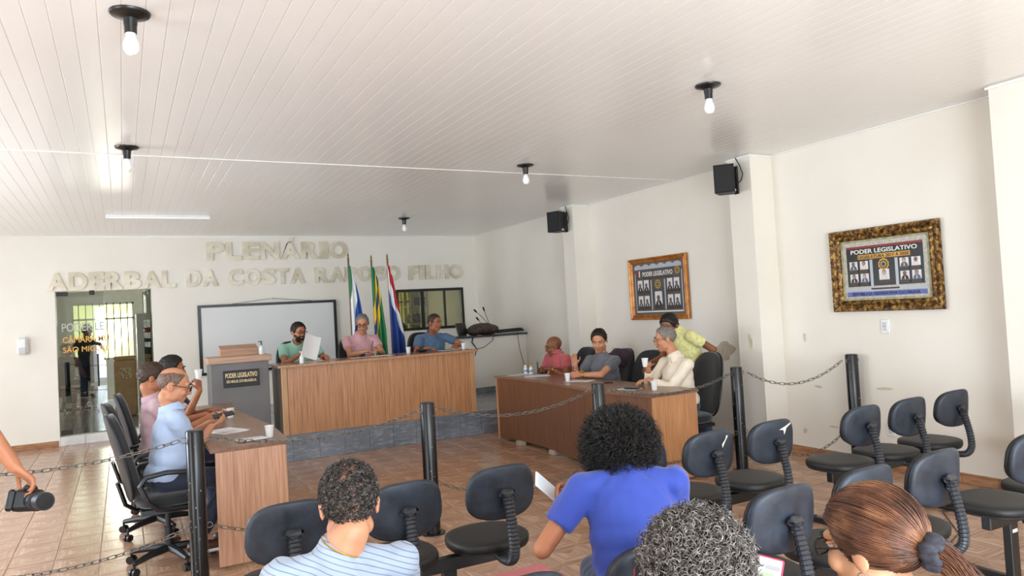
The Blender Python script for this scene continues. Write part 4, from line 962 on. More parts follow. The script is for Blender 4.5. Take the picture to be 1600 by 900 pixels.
def hair_cap(H, c, s, t, noise=.003, zmax=9, zshift=0., n=56, m=40, vol=(1, 1, 1), seed=1):
    v, f = sphere_grid(n, m); r0 = V(.077, .097, .086); p = v*r0+V(0, -.012, .035)
    e = (p[:, 2]-zshift-zmin(p[:, 1]))/.016; k = np.clip(e, 0, 1)
    if zmax < 9: k = k*np.clip((zmax-p[:, 2]+.15*np.abs(p[:, 0])-.25*np.clip(-p[:, 1]-.02, 0, 1))/.02, 0, 1)
    rn = np.random.default_rng(seed); th = np.where(k > 0, t*k+rn.normal(0, noise, len(v))*k, 0)-.006*(k <= 0)
    q = V(0, -.012, .035)+v*(r0*V(vol)*np.where(k > 0, 1, 1)[:, None]+th[:, None]) if vol != (1, 1, 1) else V(0, -.012, .035)+v*(r0+th[:, None])
    b = B(); b.raw(c+(q*s)@H.T, f); return b
def beard_cap(H, c, s, t=.006):
    v, f = sphere_grid(40, 28); r0 = V(.066, .077, .086); p = v*r0+V(0, .02, -.038)
    k = np.clip((-.03-p[:, 2]+.35*np.clip(.05-p[:, 1], 0, .06))/.012, 0, 1)*np.clip((p[:, 1]+.02)/.02, 0, 1); mouth = (np.abs(p[:, 0]) < .026) & (p[:, 2] > -.072) & (p[:, 2] < -.05) & (p[:, 1] > .05)
    k = np.where(mouth, 0, k); th = t*k-.009*(k <= 0)+np.random.default_rng(3).normal(0, .001, len(v))*k
    b = B(); b.raw(c+((V(0, .02, -.038)+v*(r0+th[:, None]))*s)@H.T, f); return b
def spectacles(parent, H, c, s, mat, wd=.052, ht=.036):
    P = lambda *p: c+H@(V(p)*s); fr = B(); ln = B()
    for k in (-1, 1):
        a = np.linspace(0, 2*PI, 20, endpoint=False); ca, sa = np.cos(a), np.sin(a)
        x = k*.034+np.sign(ca)*np.abs(ca)**.6*wd/2; z = .004+np.sign(sa)*np.abs(sa)**.6*ht/2
        pts = [P(x[i], .112-.006*abs(x[i]-k*.034)/.02, z[i]) for i in range(20)]; fr.tube(pts, .0022*s, 6, closed=True, hint=H[:, 1])
        ln.raw(pts, [tuple(range(20))]); fr.tube([P(k*.06, .108, .01), P(k*.083, .08, .012), P(k*.086, .0, .012), P(k*.082, -.02, .0)], .0022*s, 6)
    fr.tube([P(-.01, .113, .008), P(0, .116, .012), P(.01, .113, .008)], .002*s, 6)
    g = fr.build('glasses', mat, parent); ln.build('lens', M('spectacle_lens'), g, off=origin_of(parent))
def face_parts(root, H, c, s, brow='brow_dark', lid=None):
    P = lambda *p: c+H@(V(p)*s)
    for k in (-1, 1):
        e = B().ell(P(k*.031, .0795, .008), V(.0115, .0095, .0068)*s, H, 12, 8).build('eye', M('eye_white'), root)
        B().ell(P(k*.031, .0867, .008), V(.006, .004, .0058)*s, H, 10, 6).build('iris', M('eye_iris'), e, off=origin_of(root))
        B().ell(P(k*.031, .0797, .0128), V(.0135, .0112, .0052)*s, H, 12, 8).build('eyelid', lid or M('skin_tan'), root)
        B().tube([P(k*.014, .099, .028), P(k*.03, .099, .034), P(k*.048, .088, .029)], [.003*s, .0042*s, .002*s], 6).build('eyebrow', M(brow), root)
    B().tube([P(-.021, .088, -.061), P(-.008, .0955, -.0605), (P(0, .0955, -.062)), P(.008, .0955, -.0605), P(.021, .088, -.061)], .0042*s, 6).build('lips', M('lip'), root)
def person(label, hip, face, head, hyaw, hpitch, skin, shirt, arms, trousers=None, lean=8, sleeve=.55, s=1., belly=0., broad=1., stand=False, voxel=.0085, hs=1.04, htilt=0, side_lean=0, jaw=1., collar=True, shoe='shoe_black', knee=None, shirt_name='shirt', legs=True, hem=.06, detail=True, ankles=None, neck_r=.061, polo=False):
    """hip: pelvis centre in the world; face: heading of the chest in degrees; arms: dicts for R and L hands"""
    hip = V(hip); a = math.radians(face); F = V(math.cos(a), math.sin(a), 0); Rr = V(math.sin(a), -math.cos(a), 0); Z = V(0, 0, 1)
    la, sl = math.radians(lean), math.radians(side_lean); up = unit(Z*math.cos(la)+F*math.sin(la)+Rr*math.sin(sl)); fw = unit(np.cross(up, Rr)); Bf = np.stack([Rr, fw, up], 1)
    base = V(hip[0], hip[1], 0 if not stand else 0)
    root = thing('person', label, 'person', (hip[0], hip[1], hip[2]-.1 if not stand else hip[2]-.93*s)); O = origin_of(root)
    J = lambda u, f=0, r=0: hip+(up*u+fw*f+Rr*r)*s
    neck = J(.492, -.012); head = V(head); H = head_frame(hyaw, hpitch, htilt); SW = .178*broad
    b = B(); t = B()
    head_shape(b, H, head, hs, jaw)
    nb = head+H@(V(0, -.028, -.075)*hs); b.cap(neck, nb, neck_r*s, neck_r*.93*s, 14); b.cap(neck-up*.03, (neck+nb)/2, neck_r*1.1*s, neck_r*.98*s, 14)
    b.ell(J(.40), V(.15, .085, .09)*s, Bf); b.ell(J(.25), V(.125, .085, .2)*s, Bf); b.ell(J(.02), V(.13, .09, .1)*s, Bf)
    # shirt
    T = lambda u, f, r: t.ell(J(u, f), V(r)*s, Bf, 20, 14)
    T(hem, .0, (.168*broad, .128+belly*.5, .12)); T(.16, .02+belly*.5, (.172*broad, .126+belly, .16)); T(.24, .012+belly*.4, (.172*broad, .124+belly*.7, .15)); T(.32, .005, (.172*broad, .122+belly*.3, .16)); T(.405, -.01, (.155*broad, .098, .085))
    for k in (-1, 1): t.cap(J(.462, -.012, k*.055), J(.435, -.005, k*SW*.92), .05*s, .058*s, 14)
    if collar: t.tube([neck-up*.05, neck+(nb-neck)*.12, neck+(nb-neck)*.38], [(neck_r+.034)*s, (neck_r+.016)*s, (neck_r+.011)*s], 18)
    wr = {}
    if polo:
        nd = unit(nb-neck); Fm_ = np.stack([Rr, unit(np.cross(nd, Rr)), nd], 1); cb = B(); vs = []; K = 28
        for i in range(K+1):
            an_ = PI/2+math.radians(16)+i/K*(2*PI-math.radians(32)); fr = max(0, math.sin(an_)); dd = V(math.cos(an_), math.sin(an_), 0)
            for rr, zz in ((neck_r+.006, .034-.012*fr), (neck_r+.013, .040-.012*fr), (neck_r+.027, .012-.034*fr), (neck_r+.031, -.004-.04*fr), (neck_r+.022, -.006-.036*fr)): vs.append(neck+Fm_@(dd*rr*V(1.04, 1, 1)+V(0, 0, zz+.012))*s)
        cb.raw(vs, [(i*5+j, i*5+j+1, i*5+j+6, i*5+j+5) for i in range(K) for j in range(4)]); co_ = cb.build('collar', shirt, root); co_.modifiers.new('thick', 'SOLIDIFY').thickness = .004
    for k, key in ((1, 'R'), (-1, 'L')):
        A = arms[key]; S = J(.435, 0, k*SW); pole = V(A.get('pole', -Z*.8+Rr*k*.6-F*.2)); el, W = ik(S, A['w'], .285*s, .25*s, pole); wr[key] = (S, el, W)
        b.cap(S, el, .046*s, .039*s); b.cap(el, W, .039*s, .027*s); d = A.get('d', W-el); hand(b, W, d, A.get('palm', -Z), k, A.get('curl', .45), s*.98, A.get('thumb', .6))
        sv = A.get('sleeve', sleeve); t.ell(S, V(.068, .068, .066)*s)
        if sv <= 1: e = S+(el-S)*sv; t.tube([S-(el-S)*.12, S, S+(e-S)*.5, e], [.05*s, .066*s, .066*s, (.066-.006*sv)*s], 16)
        else: t.cap(S, el, .064*s, .054*s); e = el+(W-el)*(sv-1); t.tube([el, (el+e)/2, e], [.054*s, .047*s, .04*s], 16)
    # legs
    g = B(); g.ell(J(.0), V(.165*broad, .125+belly*.4, .115)*s, Bf)
    for k, key in ((1, 'R'), (-1, 'L')):
        hj = hip+(Rr*k*.088-Z*.015)*s
        if stand: kn = hip+(Rr*k*.09+F*.03-Z*.44)*s; an = hip+(Rr*k*.1-Z*.84)*s
        else:
            kn = V(knee[key]) if knee else hip+(F*.43+Rr*k*.11-Z*.02)*s
            an = V(ankles[key]) if ankles else V(kn[0]+F[0]*.0, kn[1]+F[1]*.0, hip[2]-.1-.38)
        b.cap(hj, kn, .06*s, .045*s); b.cap(kn, an, .045*s, .032*s); b.cap(an, an+V(0, 0, -.04), .034*s); b.cap(an+V(0, 0, -.05)-F*.03, an+F*.12+V(0, 0, -.06), .03*s, .026*s)
        g.cap(hj, kn, .09*s, .068*s, 14); e = an+(kn-an)*.12; g.tube([kn, (kn+e)/2, e], [.068*s, .06*s, .054*s], 14)
        if detail and legs:
            sh = B(); sh.cap(an+V(0, 0, -.045)-F*.035, an+F*.13*s+V(0, 0, -.055), .042*s, .036*s, 12); sh.cap(an+V(0, 0, -.03), an+V(0, 0, .0), .042*s, .042*s, 12)
            o = link('shoe', remesh(sh, 'shoe', .009, 3, .6, off=O), M(shoe), root)
            so = B(); so.box(an+F*.05*s+V(0, 0, -.083), (.27*s, .085*s, .022), rotz(a), bev=.01); so.build('sole', M('sole_white'), o, off=O)
    body = link('body', remesh(b, 'body', voxel*.85, 9 if voxel < .007 else 4, .6, off=O), SK[skin], root)
    link(shirt_name, remesh(t, shirt_name, voxel*1.3, 4, 1, .0022, off=O), shirt, root)
    link('trousers', remesh(g, 'trousers', voxel*1.6, 3, 1, .0018, off=O), trousers or M('denim'), root)
    if detail: face_parts(root, H, head, hs, lid=SK[skin])
    root_info = dict(root=root, H=H, c=head, hs=hs, wr=wr, J=J, neck=neck, nb=nb, up=up, F=F, R=Rr, O=O); return root_info
cloth('denim', '#2a3650', '#35435f', 8); cloth('navy_trousers', '#1f2536', '#272e42'); cloth('dark_trousers', '#1c1c20', '#26262b')
def addhair(p, t, mat, **k): return hair_cap(p['H'], p['c'], p['hs'], t, **k).build('hair', M(mat), p['root'], sharp=0)
def watch(p, key, mat, strap):
    S, el, W = p['wr'][key]; d = unit(W-el); c = W-d*.03; Fm = frame(d); a = np.linspace(0, 2*PI, 18, endpoint=False)
    w = B().tube([c+(Fm[:, 0]*math.cos(q)+Fm[:, 1]*math.sin(q))*.033 for q in a], .006, 6, closed=True, flat=1.6, hint=d).build('watch', M(strap), p['root'])
    up = unit(V(0, 0, 1)-d*d[2]); B().lathe([(.017, 0), (.019, .004), (.016, .009)], (0, 0, 0), 16, frame(up)).build('watch_case', M(mat), w, off=(0, 0, 0)).location = (c+up*.034-p['O']).tolist()
DN = V(0, 0, -1)
# --- stage, from the lectern side
cloth('mint_cloth', '#9fcbb5', '#8dbda6'); p = person('bearded man in a mint green shirt and glasses holding up a sheet of paper', (2.06, 10.0, SZ+.6), -90, (2.045, 9.78, 1.535), -72, 6, 'tan', M('mint_cloth'), polo=True, arms=dict(R=dict(w=(1.98, 9.52, 1.24), d=(.55, -.1, .75), palm=(.8, 0, -.5), curl=.5), L=dict(w=(2.30, 9.56, 1.215), d=(.25, -.9, -.12), curl=.5)), lean=14, broad=1.12, belly=.03, jaw=1.08)
addhair(p, .012, 'hair_black'); beard_cap(p['H'], p['c'], p['hs']).build('beard', M('hair_black'), p['root']); spectacles(p['root'], p['H'], p['c'], p['hs'], M('glasses_black'))
cloth('pink_cloth', '#d3a3a6', '#c7969b'); p = person('grey-haired man in a pink shirt and glasses at the middle of the stage desk', (2.93, 10.08, SZ+.64), -90, (2.93, 9.84, 1.60), -112, 20, 'light', M('pink_cloth'), polo=True, arms=dict(R=dict(w=(2.84, 9.55, 1.22), d=(.8, -.5, .15), curl=.9), L=dict(w=(3.06, 9.55, 1.21), d=(-.8, -.4, .2), curl=.9)), lean=14, broad=1.12, belly=.04)
addhair(p, .006, 'hair_greying', zshift=.012); spectacles(p['root'], p['H'], p['c'], p['hs'], M('glasses_black')); B().tube([(2.93, 9.5, 1.26), (2.95, 9.47, 1.36)], .005, 6).build('pen_in_hand', M('black_frame'), p['root'])
cloth('slate_cloth', '#54708c', '#4a6580'); p = person('man in a slate blue polo shirt at the counter end of the stage desk', (3.98, 10.02, SZ+.6), -90, (3.97, 9.76, 1.545), -66, 6, 'brown', M('slate_cloth'), polo=True, arms=dict(R=dict(w=(3.76, 9.55, 1.205), d=(.5, -.85, -.1), curl=.4), L=dict(w=(4.19, 9.58, 1.205), d=(-.3, -.9, -.1), curl=.45, pole=(.9, 0, -.3))), lean=16, broad=1.16, belly=.03)
addhair(p, .008, 'hair_brown', zshift=.008)
# --- left table
cloth('sky_cloth', '#b3c6e2', '#a8bcdb'); p = person('balding man in a light blue striped shirt and glasses reading his phone', (.24, 5.86, .60), 2, (.315, 5.86, 1.255), -8, 16, 'light', M('sky_cloth'), polo=True, arms=dict(R=dict(w=(.56, 5.93, .92), d=(.75, .5, .2), palm=(-.2, .3, .9), curl=.55, pole=(-.3, -.5, -.9)), L=dict(w=(.58, 6.13, .93), d=(.8, -.2, .2), palm=(-.1, -.2, .9), curl=.5)), trousers=M('navy_trousers'), lean=8, sleeve=.93, belly=.05, broad=1.1, voxel=.0075, shoe='shoe_brown', hs=1.1,
    ankles=dict(R=(.42, 5.7, .16), L=(.62, 5.98, .13)), knee=dict(R=(.68, 5.72, .58), L=(.68, 6.0, .58)), hem=.03)
LBP = p; addhair(p, .0015, 'hair_short', zmax=.085, zshift=.02, noise=.0006); spectacles(p['root'], p['H'], p['c'], p['hs'], M('glasses_black'), .05, .03)
cloth('rose_cloth', '#c3a3a8', '#b7979d'); p = person('man with dark hair in a pale pink shirt behind the man reading his phone', (.2, 6.84, .60), 4, (.205, 6.85, 1.27), 5, 10, 'tan', M('rose_cloth'), polo=True, arms=dict(R=dict(w=(.62, 6.72, .90), d=(.9, .2, -.1)), L=dict(w=(.62, 6.98, .90), d=(.9, -.2, -.1))), lean=2, broad=1.08)
addhair(p, .010, 'hair_brown')
cloth('navy_cloth', '#1e2a47', '#25324f'); M('white_band', '#dcdad6', .7)
p = person('man in a navy shirt resting his raised hand before his face', (.28, 7.7, .60), -8, (.40, 7.52, 1.29), -12, 6, 'brown', M('navy_cloth'), polo=True, arms=dict(R=dict(w=(.60, 7.22, 1.10), d=(-.1, .1, 1), palm=(-.6, .6, .1), curl=1.15, pole=(.3, -.8, -1.0)), L=dict(w=(.72, 7.55, .875), d=(.9, -.3, -.05), curl=.35)), lean=16, broad=1.1, sleeve=.8)
addhair(p, .014, 'hair_black'); S, el, W = p['wr']['R']; B().tube([S+(el-S)*.62, S+(el-S)*.80], [.0665, .0655], 18).build('sleeve_band', M('white_band'), p['root'])
NAVYFIST = p['wr']['R'][2]
# --- right table
cloth('red_cloth', '#c05a5c', '#b24e52'); p = person('bald man in a red polo shirt with clasped hands at the right table', (5.12, 8.06, .60), 178, (4.935, 8.08, 1.165), 158, 12, 'dark', M('red_cloth'), polo=True, arms=dict(R=dict(w=(4.76, 8.13, .895), d=(-.7, -.7, 0), curl=.8), L=dict(w=(4.78, 7.9, .895), d=(-.7, .7, .1), curl=.8, pole=(.3, -.9, -.4))), lean=20, s=1.0, broad=1.24, hs=1.06, belly=.03)
spectacles(p['root'], p['H'], p['c'], 1.06, M('gold'), .045, .028); watch(p, 'L', 'gold', 'gold')
cloth('grey_cloth', '#66666c', '#5c5c62'); p = person('dark-haired man in a grey shirt with one palm raised at the right table', (5.08, 7.06, .60), 190, (4.90, 7.0, 1.255), 222, 20, 'light', M('grey_cloth'),
    dict(R=dict(w=(4.66, 7.17, .985), d=(-.25, -.1, 1), palm=(-.5, -.8, 0), curl=.3, pole=(.2, .5, -1)), L=dict(w=(4.60, 6.98, .885), d=(-.8, .5, .05), palm=(0, 1, -.3), curl=.8, pole=(.2, -.9, -.2))), lean=17, broad=1.14, belly=.03, hs=1.09)
addhair(p, .010, 'hair_black', zshift=.012); watch(p, 'L', 'gold', 'gold')
cloth('cream_cloth', '#eee0ca', '#e6d6bc'); p = person('grey-haired man in a cream long-sleeved shirt turned away at the right table end', (5.03, 5.74, .60), 172, (4.91, 5.84, 1.285), 150, 8, 'light', M('cream_cloth'), polo=True, arms=dict(R=dict(w=(4.74, 5.93, 1.0), d=(-.5, -.5, .5), palm=(-.3, -.6, -.2), curl=.8, pole=(.3, .6, -1)), L=dict(w=(4.68, 5.86, .885), d=(-.95, .25, -.05), curl=.5, pole=(.4, -.9, -.3), sleeve=1.78)), lean=10, broad=1.16, sleeve=1.75, belly=.04)
addhair(p, .008, 'hair_greying', zshift=.004); spectacles(p['root'], p['H'], p['c'], p['hs'], M('gold'), .045, .03); CREAMUP = p['wr']['R'][2]
cloth('lime_cloth', '#e8e3a4', '#cfc87a', 30); p = person('person with black tied hair in a lime patterned T-shirt leaning in behind the cream shirt', (5.50, 6.02, .92), 176, (5.19, 6.09, 1.405), 196, 22, 'dark', M('lime_cloth'),
    dict(R=dict(w=(5.05, 6.30, 1.0), d=(-.6, 0, -.6)), L=dict(w=(5.42, 5.86, .92), d=(-.3, .1, -.8), pole=(.8, -.5, -.1))), trousers=M('denim'), lean=30, stand=True, s=.98)
addhair(p, .012, 'hair_black'); P_ = p; b_ = B(); q = lambda *v: P_['c']+P_['H']@V(v); b_.ell(q(0, -.12, .0), (.035, .035, .035)); b_.tube([q(0, -.13, 0), q(.01, -.16, -.06), q(.01, -.15, -.13)], [.025, .022, .006], 10); b_.build('hair_bun', M('hair_black'), p['root'])
sp_ = B()
# --- camera operator at the left edge
cloth('black_tee', '#202023', '#2a2a2e'); p = person('camera operator reaching in from the left edge with a bare arm', (-.93, 3.83, .995), 30, (-.9, 3.86, 1.66), 30, 5, 'tan', M('black_tee'),
    dict(R=dict(w=(-.42, 3.70, 1.135), d=(.6, .1, -.7), palm=(-.5, -.3, -.7), curl=.75, pole=(-.15, 0, 1)), L=dict(w=(-1.08, 4.2, .98), d=(.1, .2, -1))), trousers=M('denim'), stand=True, lean=0, voxel=.008, s=1.07)
addhair(p, .012, 'hair_black'); OPW = p['wr']['R'][2]
# --- lobby
cloth('dim_shirt', '#4a5054', '#42484c'); p = person('person in a grey shirt and jeans standing in the lobby seen through the glass', (-.62, 16.4, 1.06), -70, (-.61, 16.38, 1.72), -80, 4, 'brown', M('dim_shirt'),
    dict(R=dict(w=(-.83, 16.2, 1.12), d=(.4, -.6, -.3)), L=dict(w=(-.38, 16.25, .98), d=(0, -.2, -1))), trousers=M('denim'), stand=True, lean=0, detail=True, voxel=.011)
addhair(p, .01, 'hair_black')
lch = copy_tree(noarm, None, 'black chair in the lobby behind the closed glass leaf', (-1.02, 16.1, .146), -.5)
p = person('person in dark clothes seated in the lobby behind the closed glass leaf', (-1.0, 16.15, .75), 60, (-.95, 16.2, 1.38), 40, 12, 'brown', M('dim_shirt'),
    dict(R=dict(w=(-.68, 16.3, .85), d=(.8, .5, -.2)), L=dict(w=(-.85, 16.5, .85), d=(.6, .7, -.2))), trousers=M('dark_trousers'), lean=8, voxel=.011)
addhair(p, .01, 'hair_black')
# ------------------------------------------------------------------ hair built strand by strand
def strands(P, r, mat, name, parent, sides=3):
    """P: (N,K,3) polylines in the world, r: (K,) radii -> one mesh"""
    Nn, K, _ = P.shape; T = np.gradient(P, axis=1); T /= np.linalg.norm(T, axis=2, keepdims=True)+1e-9
    ref = np.array([.31, .53, .79]); U = np.cross(T, ref); U /= np.linalg.norm(U, axis=2, keepdims=True)+1e-9; W = np.cross(T, U)
    a = np.arange(sides)*2*PI/sides; r = np.broadcast_to(np.asarray(r, float), (K,))
    R = P[:, :, None, :]+r[None, :, None, None]*(np.cos(a)[None, None, :, None]*U[:, :, None, :]+np.sin(a)[None, None, :, None]*W[:, :, None, :])
    v = R.reshape(-1, 3)-origin_of(parent); i = np.arange(Nn)[:, None, None]*K*sides; k = np.arange(K-1)[None, :, None]*sides; j = np.arange(sides)[None, None, :]; j2 = (j+1) % sides
    q = np.stack([i+k+j, i+k+j2, i+k+sides+j2, i+k+sides+j], -1).reshape(-1, 4)
    return link(name, fast_mesh(name, v, q), mat, parent)
def sphere_dirs(n, rng):
    d = rng.normal(size=(n, 3)); return d/np.linalg.norm(d, axis=1, keepdims=True)
def curly(H, c, s, radii, cen, region, n, length, curl_r, turns, K, thick, mat, name, parent, droop=.2, jit=.45, seed=1, flat=0.):
    rng = np.random.default_rng(seed); d = sphere_dirs(n*3, rng); p = d*V(radii)+V(cen); keep = region(p, rng)
    d, p = d[keep][:n], p[keep][:n]; nn = len(d); nrm = d/V(radii); nrm /= np.linalg.norm(nrm, axis=1, keepdims=True)
    g = nrm*(1-flat)+rng.normal(size=(nn, 3))*jit+V(0, 0, -droop); g /= np.linalg.norm(g, axis=1, keepdims=True)
    u = np.cross(g, rng.normal(size=(nn, 3))); u /= np.linalg.norm(u, axis=1, keepdims=True); w = np.cross(g, u)
    t = np.linspace(0, 1, K)[None, :, None]; L = (length*rng.uniform(.6, 1.2, nn))[:, None, None]; th = 2*PI*turns*t+rng.uniform(0, 6.28, nn)[:, None, None]; cr_ = (curl_r*rng.uniform(.6, 1.3, nn))[:, None, None]
    Q = (p*1.0)[:, None, :]+g[:, None, :]*L*t+cr_*(np.cos(th)*u[:, None, :]+np.sin(th)*w[:, None, :])*np.minimum(1, t*3+.3)
    return strands(c+(Q*s)@H.T, thick*(1-.5*np.linspace(0, 1, K)**2), mat, name, parent)
def haircol(name, a, b, c):
    m = bpy.data.materials.new(name); m.use_nodes = True; MATS[name] = m; k = N(m); bs = m.node_tree.nodes['Principled BSDF']; bs.inputs['Roughness'].default_value = .38
    k.link(k.ramp(k.noise(90, 3, coord='World'), [(.32, a), (.5, b), (.68, c)]), bs.inputs['Base Color']); return m
haircol('curl_black', '#0d0b0b', '#17130f', '#2c2622'); haircol('curl_grey', '#2e2926', '#625a54', '#a59d95'); haircol('curl_short', '#1a1613', '#332c27', '#766c64'); haircol('auburn', '#47291a', '#6a4029', '#8f6140'); MATS['auburn'].node_tree.nodes['Noise Texture'].inputs['Scale'].default_value = 16
def cap_region(shift=0., lo=None):
    def f(p, rng): return p[:, 2] > zmin(p[:, 1])+shift+rng.normal(0, .006, len(p))
    return f
# --- man in the striped T-shirt
cloth('striped_cloth', '#9aa6b8', '#909cae', stripes=('#5f7186', 2, 62, .16, .42)); p = person('man with short curls in a white T-shirt with thin dark stripes', (.56, 2.08, .555), 78, (.565, 2.12, 1.135), 77, 6, 'light', M('striped_cloth'),
    dict(R=dict(w=(.74, 2.42, .62), d=(-.2, .9, -.1)), L=dict(w=(.36, 2.42, .62), d=(.2, .9, -.1))), trousers=M('dark_trousers'), lean=3, s=.92, broad=1.0, voxel=.0065, neck_r=.064, hs=.98, collar=True, side_lean=-5)
def thin_region(p, rng):
    k = p[:, 2] > zmin(p[:, 1])-.012+rng.normal(0, .007, len(p)); d = np.hypot(p[:, 0]/.03, (p[:, 1]+.055)/.05); return k & ((d > 1+rng.normal(0, .35, len(p))) | (rng.uniform(size=len(p)) < .22))
curly(p['H'], p['c'], .98, (.078, .098, .087), (0, -.012, .035), thin_region, 3000, .013, .0052, 1.4, 9, .0015, M('curl_short'), 'hair', p['root'], droop=.0, jit=.6, seed=4)
hair_cap(p['H'], p['c'], .98, .0012, noise=.0006, zmax=9, zshift=-.002).build('hair_roots', M('hair_roots', '#9a6a50', .7, c2='#5f4434', scale=45, coord='World'), p['root'], sharp=0)
nk = p['neck']+(p['nb']-p['neck'])*.34; Fm = frame(p['nb']-p['neck']); a = np.linspace(0, 2*PI, 40, endpoint=False)
B().tube([nk+(Fm[:, 0]*math.cos(q)*1.0+Fm[:, 1]*math.sin(q))*.0685+V(0, 0, -.006*math.cos(q-1)) for q in a], .0022, 6, closed=True).build('necklace', M('gold'), p['root'])
# --- woman in the blue T-shirt
cloth('blue_cloth', '#2a3f98', '#3148a2'); p = person('person with a round black curly afro in a royal blue T-shirt looking at a phone', (1.64, 2.16, .585), 66, (1.74, 2.40, 1.085), 68, 42, 'tan', M('blue_cloth'),
    dict(R=dict(w=(1.93, 2.56, .74), d=(-.5, .8, 0), pole=(.35, -.4, -.9)), L=dict(w=(1.545, 2.50, .845), d=(-.25, .5, .75), palm=(.6, .1, .5), curl=.75, pole=(-.8, -.1, -.7))), trousers=M('denim'), lean=20, broad=1.06, sleeve=.62, voxel=.0065, s=.95, neck_r=.052)
BLUE = p
def afro(p, rng): return (p[:, 2] > -.14+rng.normal(0, .015, len(p))) & ~((p[:, 1] > .09) & (p[:, 2] < .06))
B().ell(p['c']+p['H']@V(0, -.04, .0), (.132, .13, .128), p['H'], 24, 16).build('hair_core', M('hair_black'), p['root'], sharp=0)
curly(p['H'], p['c'], 1, (.124, .124, .122), (0, -.04, .0), afro, 7500, .05, .0065, 2.2, 12, .0013, M('curl_black'), 'hair', p['root'], droop=.35, jit=.35, seed=5)
PHW = p['wr']['L'][2]
# --- person with grey curls
cloth('plum_cloth', '#6b4a55', '#5d404a'); p = person('person with thick grey curly hair and red glasses in the rear row', (1.0, 1.10, .555), 98, (1.05, 1.21, 1.09), 110, 10, 'tan', M('plum_cloth'),
    dict(R=dict(w=(1.2, 1.42, .62), d=(-.2, .9, 0)), L=dict(w=(.82, 1.42, .62), d=(.2, .9, 0))), trousers=M('dark_trousers'), lean=4, s=.88, voxel=.008, hs=.97)
B().ell(p['c']+p['H']@V(0, -.022, .03), (.086, .1, .092), p['H'], 24, 16).build('hair_core', M('hair_greying_dark', '#3d3733', .7, c2='#55504b', scale=50, coord='World'), p['root'], sharp=0)
def shag(p, rng): return (p[:, 2] > -.11+rng.normal(0, .01, len(p))) & ~((p[:, 1] > .075) & (p[:, 2] < .07))
curly(p['H'], p['c'], 1, (.08, .095, .087), (0, -.02, .028), shag, 4600, .038, .0085, 1.6, 13, .0016, M('curl_grey'), 'hair', p['root'], droop=.25, jit=.5, seed=6)
spectacles(p['root'], p['H'], p['c'], .99, M('glasses_red'), .058, .045)
# --- woman with the auburn ponytail
cloth('peach_cloth', '#cdb3a2', '#c2a695'); p = person('person with auburn hair tied in a ponytail by a black scrunchie', (1.5, 1.06, .56), 105, (1.43, 1.05, 1.115), 97, 12, 'fair', M('peach_cloth'),
    dict(R=dict(w=(1.60, 1.40, .79), d=(-.1, .6, .6), palm=(-.3, -.8, .5), curl=.7), L=dict(w=(1.3, 1.4, .62), d=(.2, .9, 0))), trousers=M('dark_trousers'), lean=4, s=.86, voxel=.006, hs=1.0, neck_r=.05, side_lean=-3)
Hh_, c_ = p['H'], p['c']; pony = V(.0, -.128, -.012)
hair_cap(Hh_, c_, 1, .010, noise=.0004, zshift=-.004, n=64, m=48).build('hair_under', M('auburn'), p['root'], sharp=0)
rng = np.random.default_rng(9); r0 = V(.089, .109, .098); cen = V(0, -.012, .035); d = sphere_dirs(26000, rng); pp = d*r0+cen
edge = (pp[:, 2]-zmin(pp[:, 1])); keep = (edge > -.006) & (edge < .03+.05*rng.uniform(size=len(pp))) & (pp[:, 1] > -.085); d = d[keep][:4200]
e = unit((pony-cen)/r0); t = np.linspace(0, 1, 14)[None, :, None]; om = np.arccos(np.clip(d@e, -.999, .999))[:, None, None]
sl_ = (np.sin((1-t)*om)*d[:, None, :]+np.sin(t*om)*e)/np.sin(om); wob = rng.normal(0, 1, (len(d), 1, 3))*.0022*np.sin(t*PI)+rng.normal(0, .0009, (len(d), 1, 1))*sl_
sag_ = np.array([0, 0, -.012])*np.sin(t*PI)*np.clip(d[:, None, 2:3], 0, 1)*0
Q = cen+sl_*r0*(.99+.03*np.sin(t*PI))+wob+sag_
strands(c_+Q@Hh_.T, np.full(14, .0011), M('auburn'), 'hair', p['root'])
sb = B(); Fm = frame(Hh_@unit(V(.05, -1, -.25))); pc = c_+Hh_@pony
for k in range(14):
    a_ = 2*PI*k/14; rr = .026+.004*math.sin(k*2.3); o_ = pc+(Fm[:, 0]*math.cos(a_)+Fm[:, 1]*math.sin(a_))*rr+Fm[:, 2]*.004*math.sin(k*1.7); tg = -Fm[:, 0]*math.sin(a_)+Fm[:, 1]*math.cos(a_)
    sb.ell(o_, (.0115, .0135+.002*math.sin(k*3.1), .021), np.stack([unit(np.cross(tg, Fm[:, 2])), tg, Fm[:, 2]], 1), 10, 8)
sb.build('scrunchie', M('scrunchie', '#24232a', .85, c2='#3a3942', scale=60, coord='World', bump=.6, bscale=120), p['root'], sharp=0)
n_ = 1600; t = np.linspace(0, 1, 12)[None, :, None]; o_ = rng.normal(0, .009, (n_, 1, 3)); sp2 = rng.normal(0, 1, (n_, 1, 3))*V(.022, .016, .03)
base_ = pony+V(0, -.01, -.004); Q = base_+o_*(1-t*.2)+V(.02, -.06, -.03)*t+V(.0, -.01, -.19)*t*t+sp2*t**1.4
strands(c_+Q@Hh_.T, .0012*(1-.6*np.linspace(0, 1, 12)), M('auburn'), 'ponytail', p['root'])
spectacles(p['root'], Hh_, c_, 1, M('glasses_black'), .05, .034)
er = c_+Hh_@V(-.086, -.012, -.052); a = np.linspace(0, 2*PI, 26, endpoint=False); dx = Hh_@unit(V(.25, 1, 0))
B().tube([er+(dx*math.cos(q)+Hh_[:, 2]*math.sin(q))*.0165 for q in a], .0016, 6, closed=True, hint=Hh_[:, 0]).build('hoop_earring', M('silver', '#d8d6d0', .2, .9), p['root'])
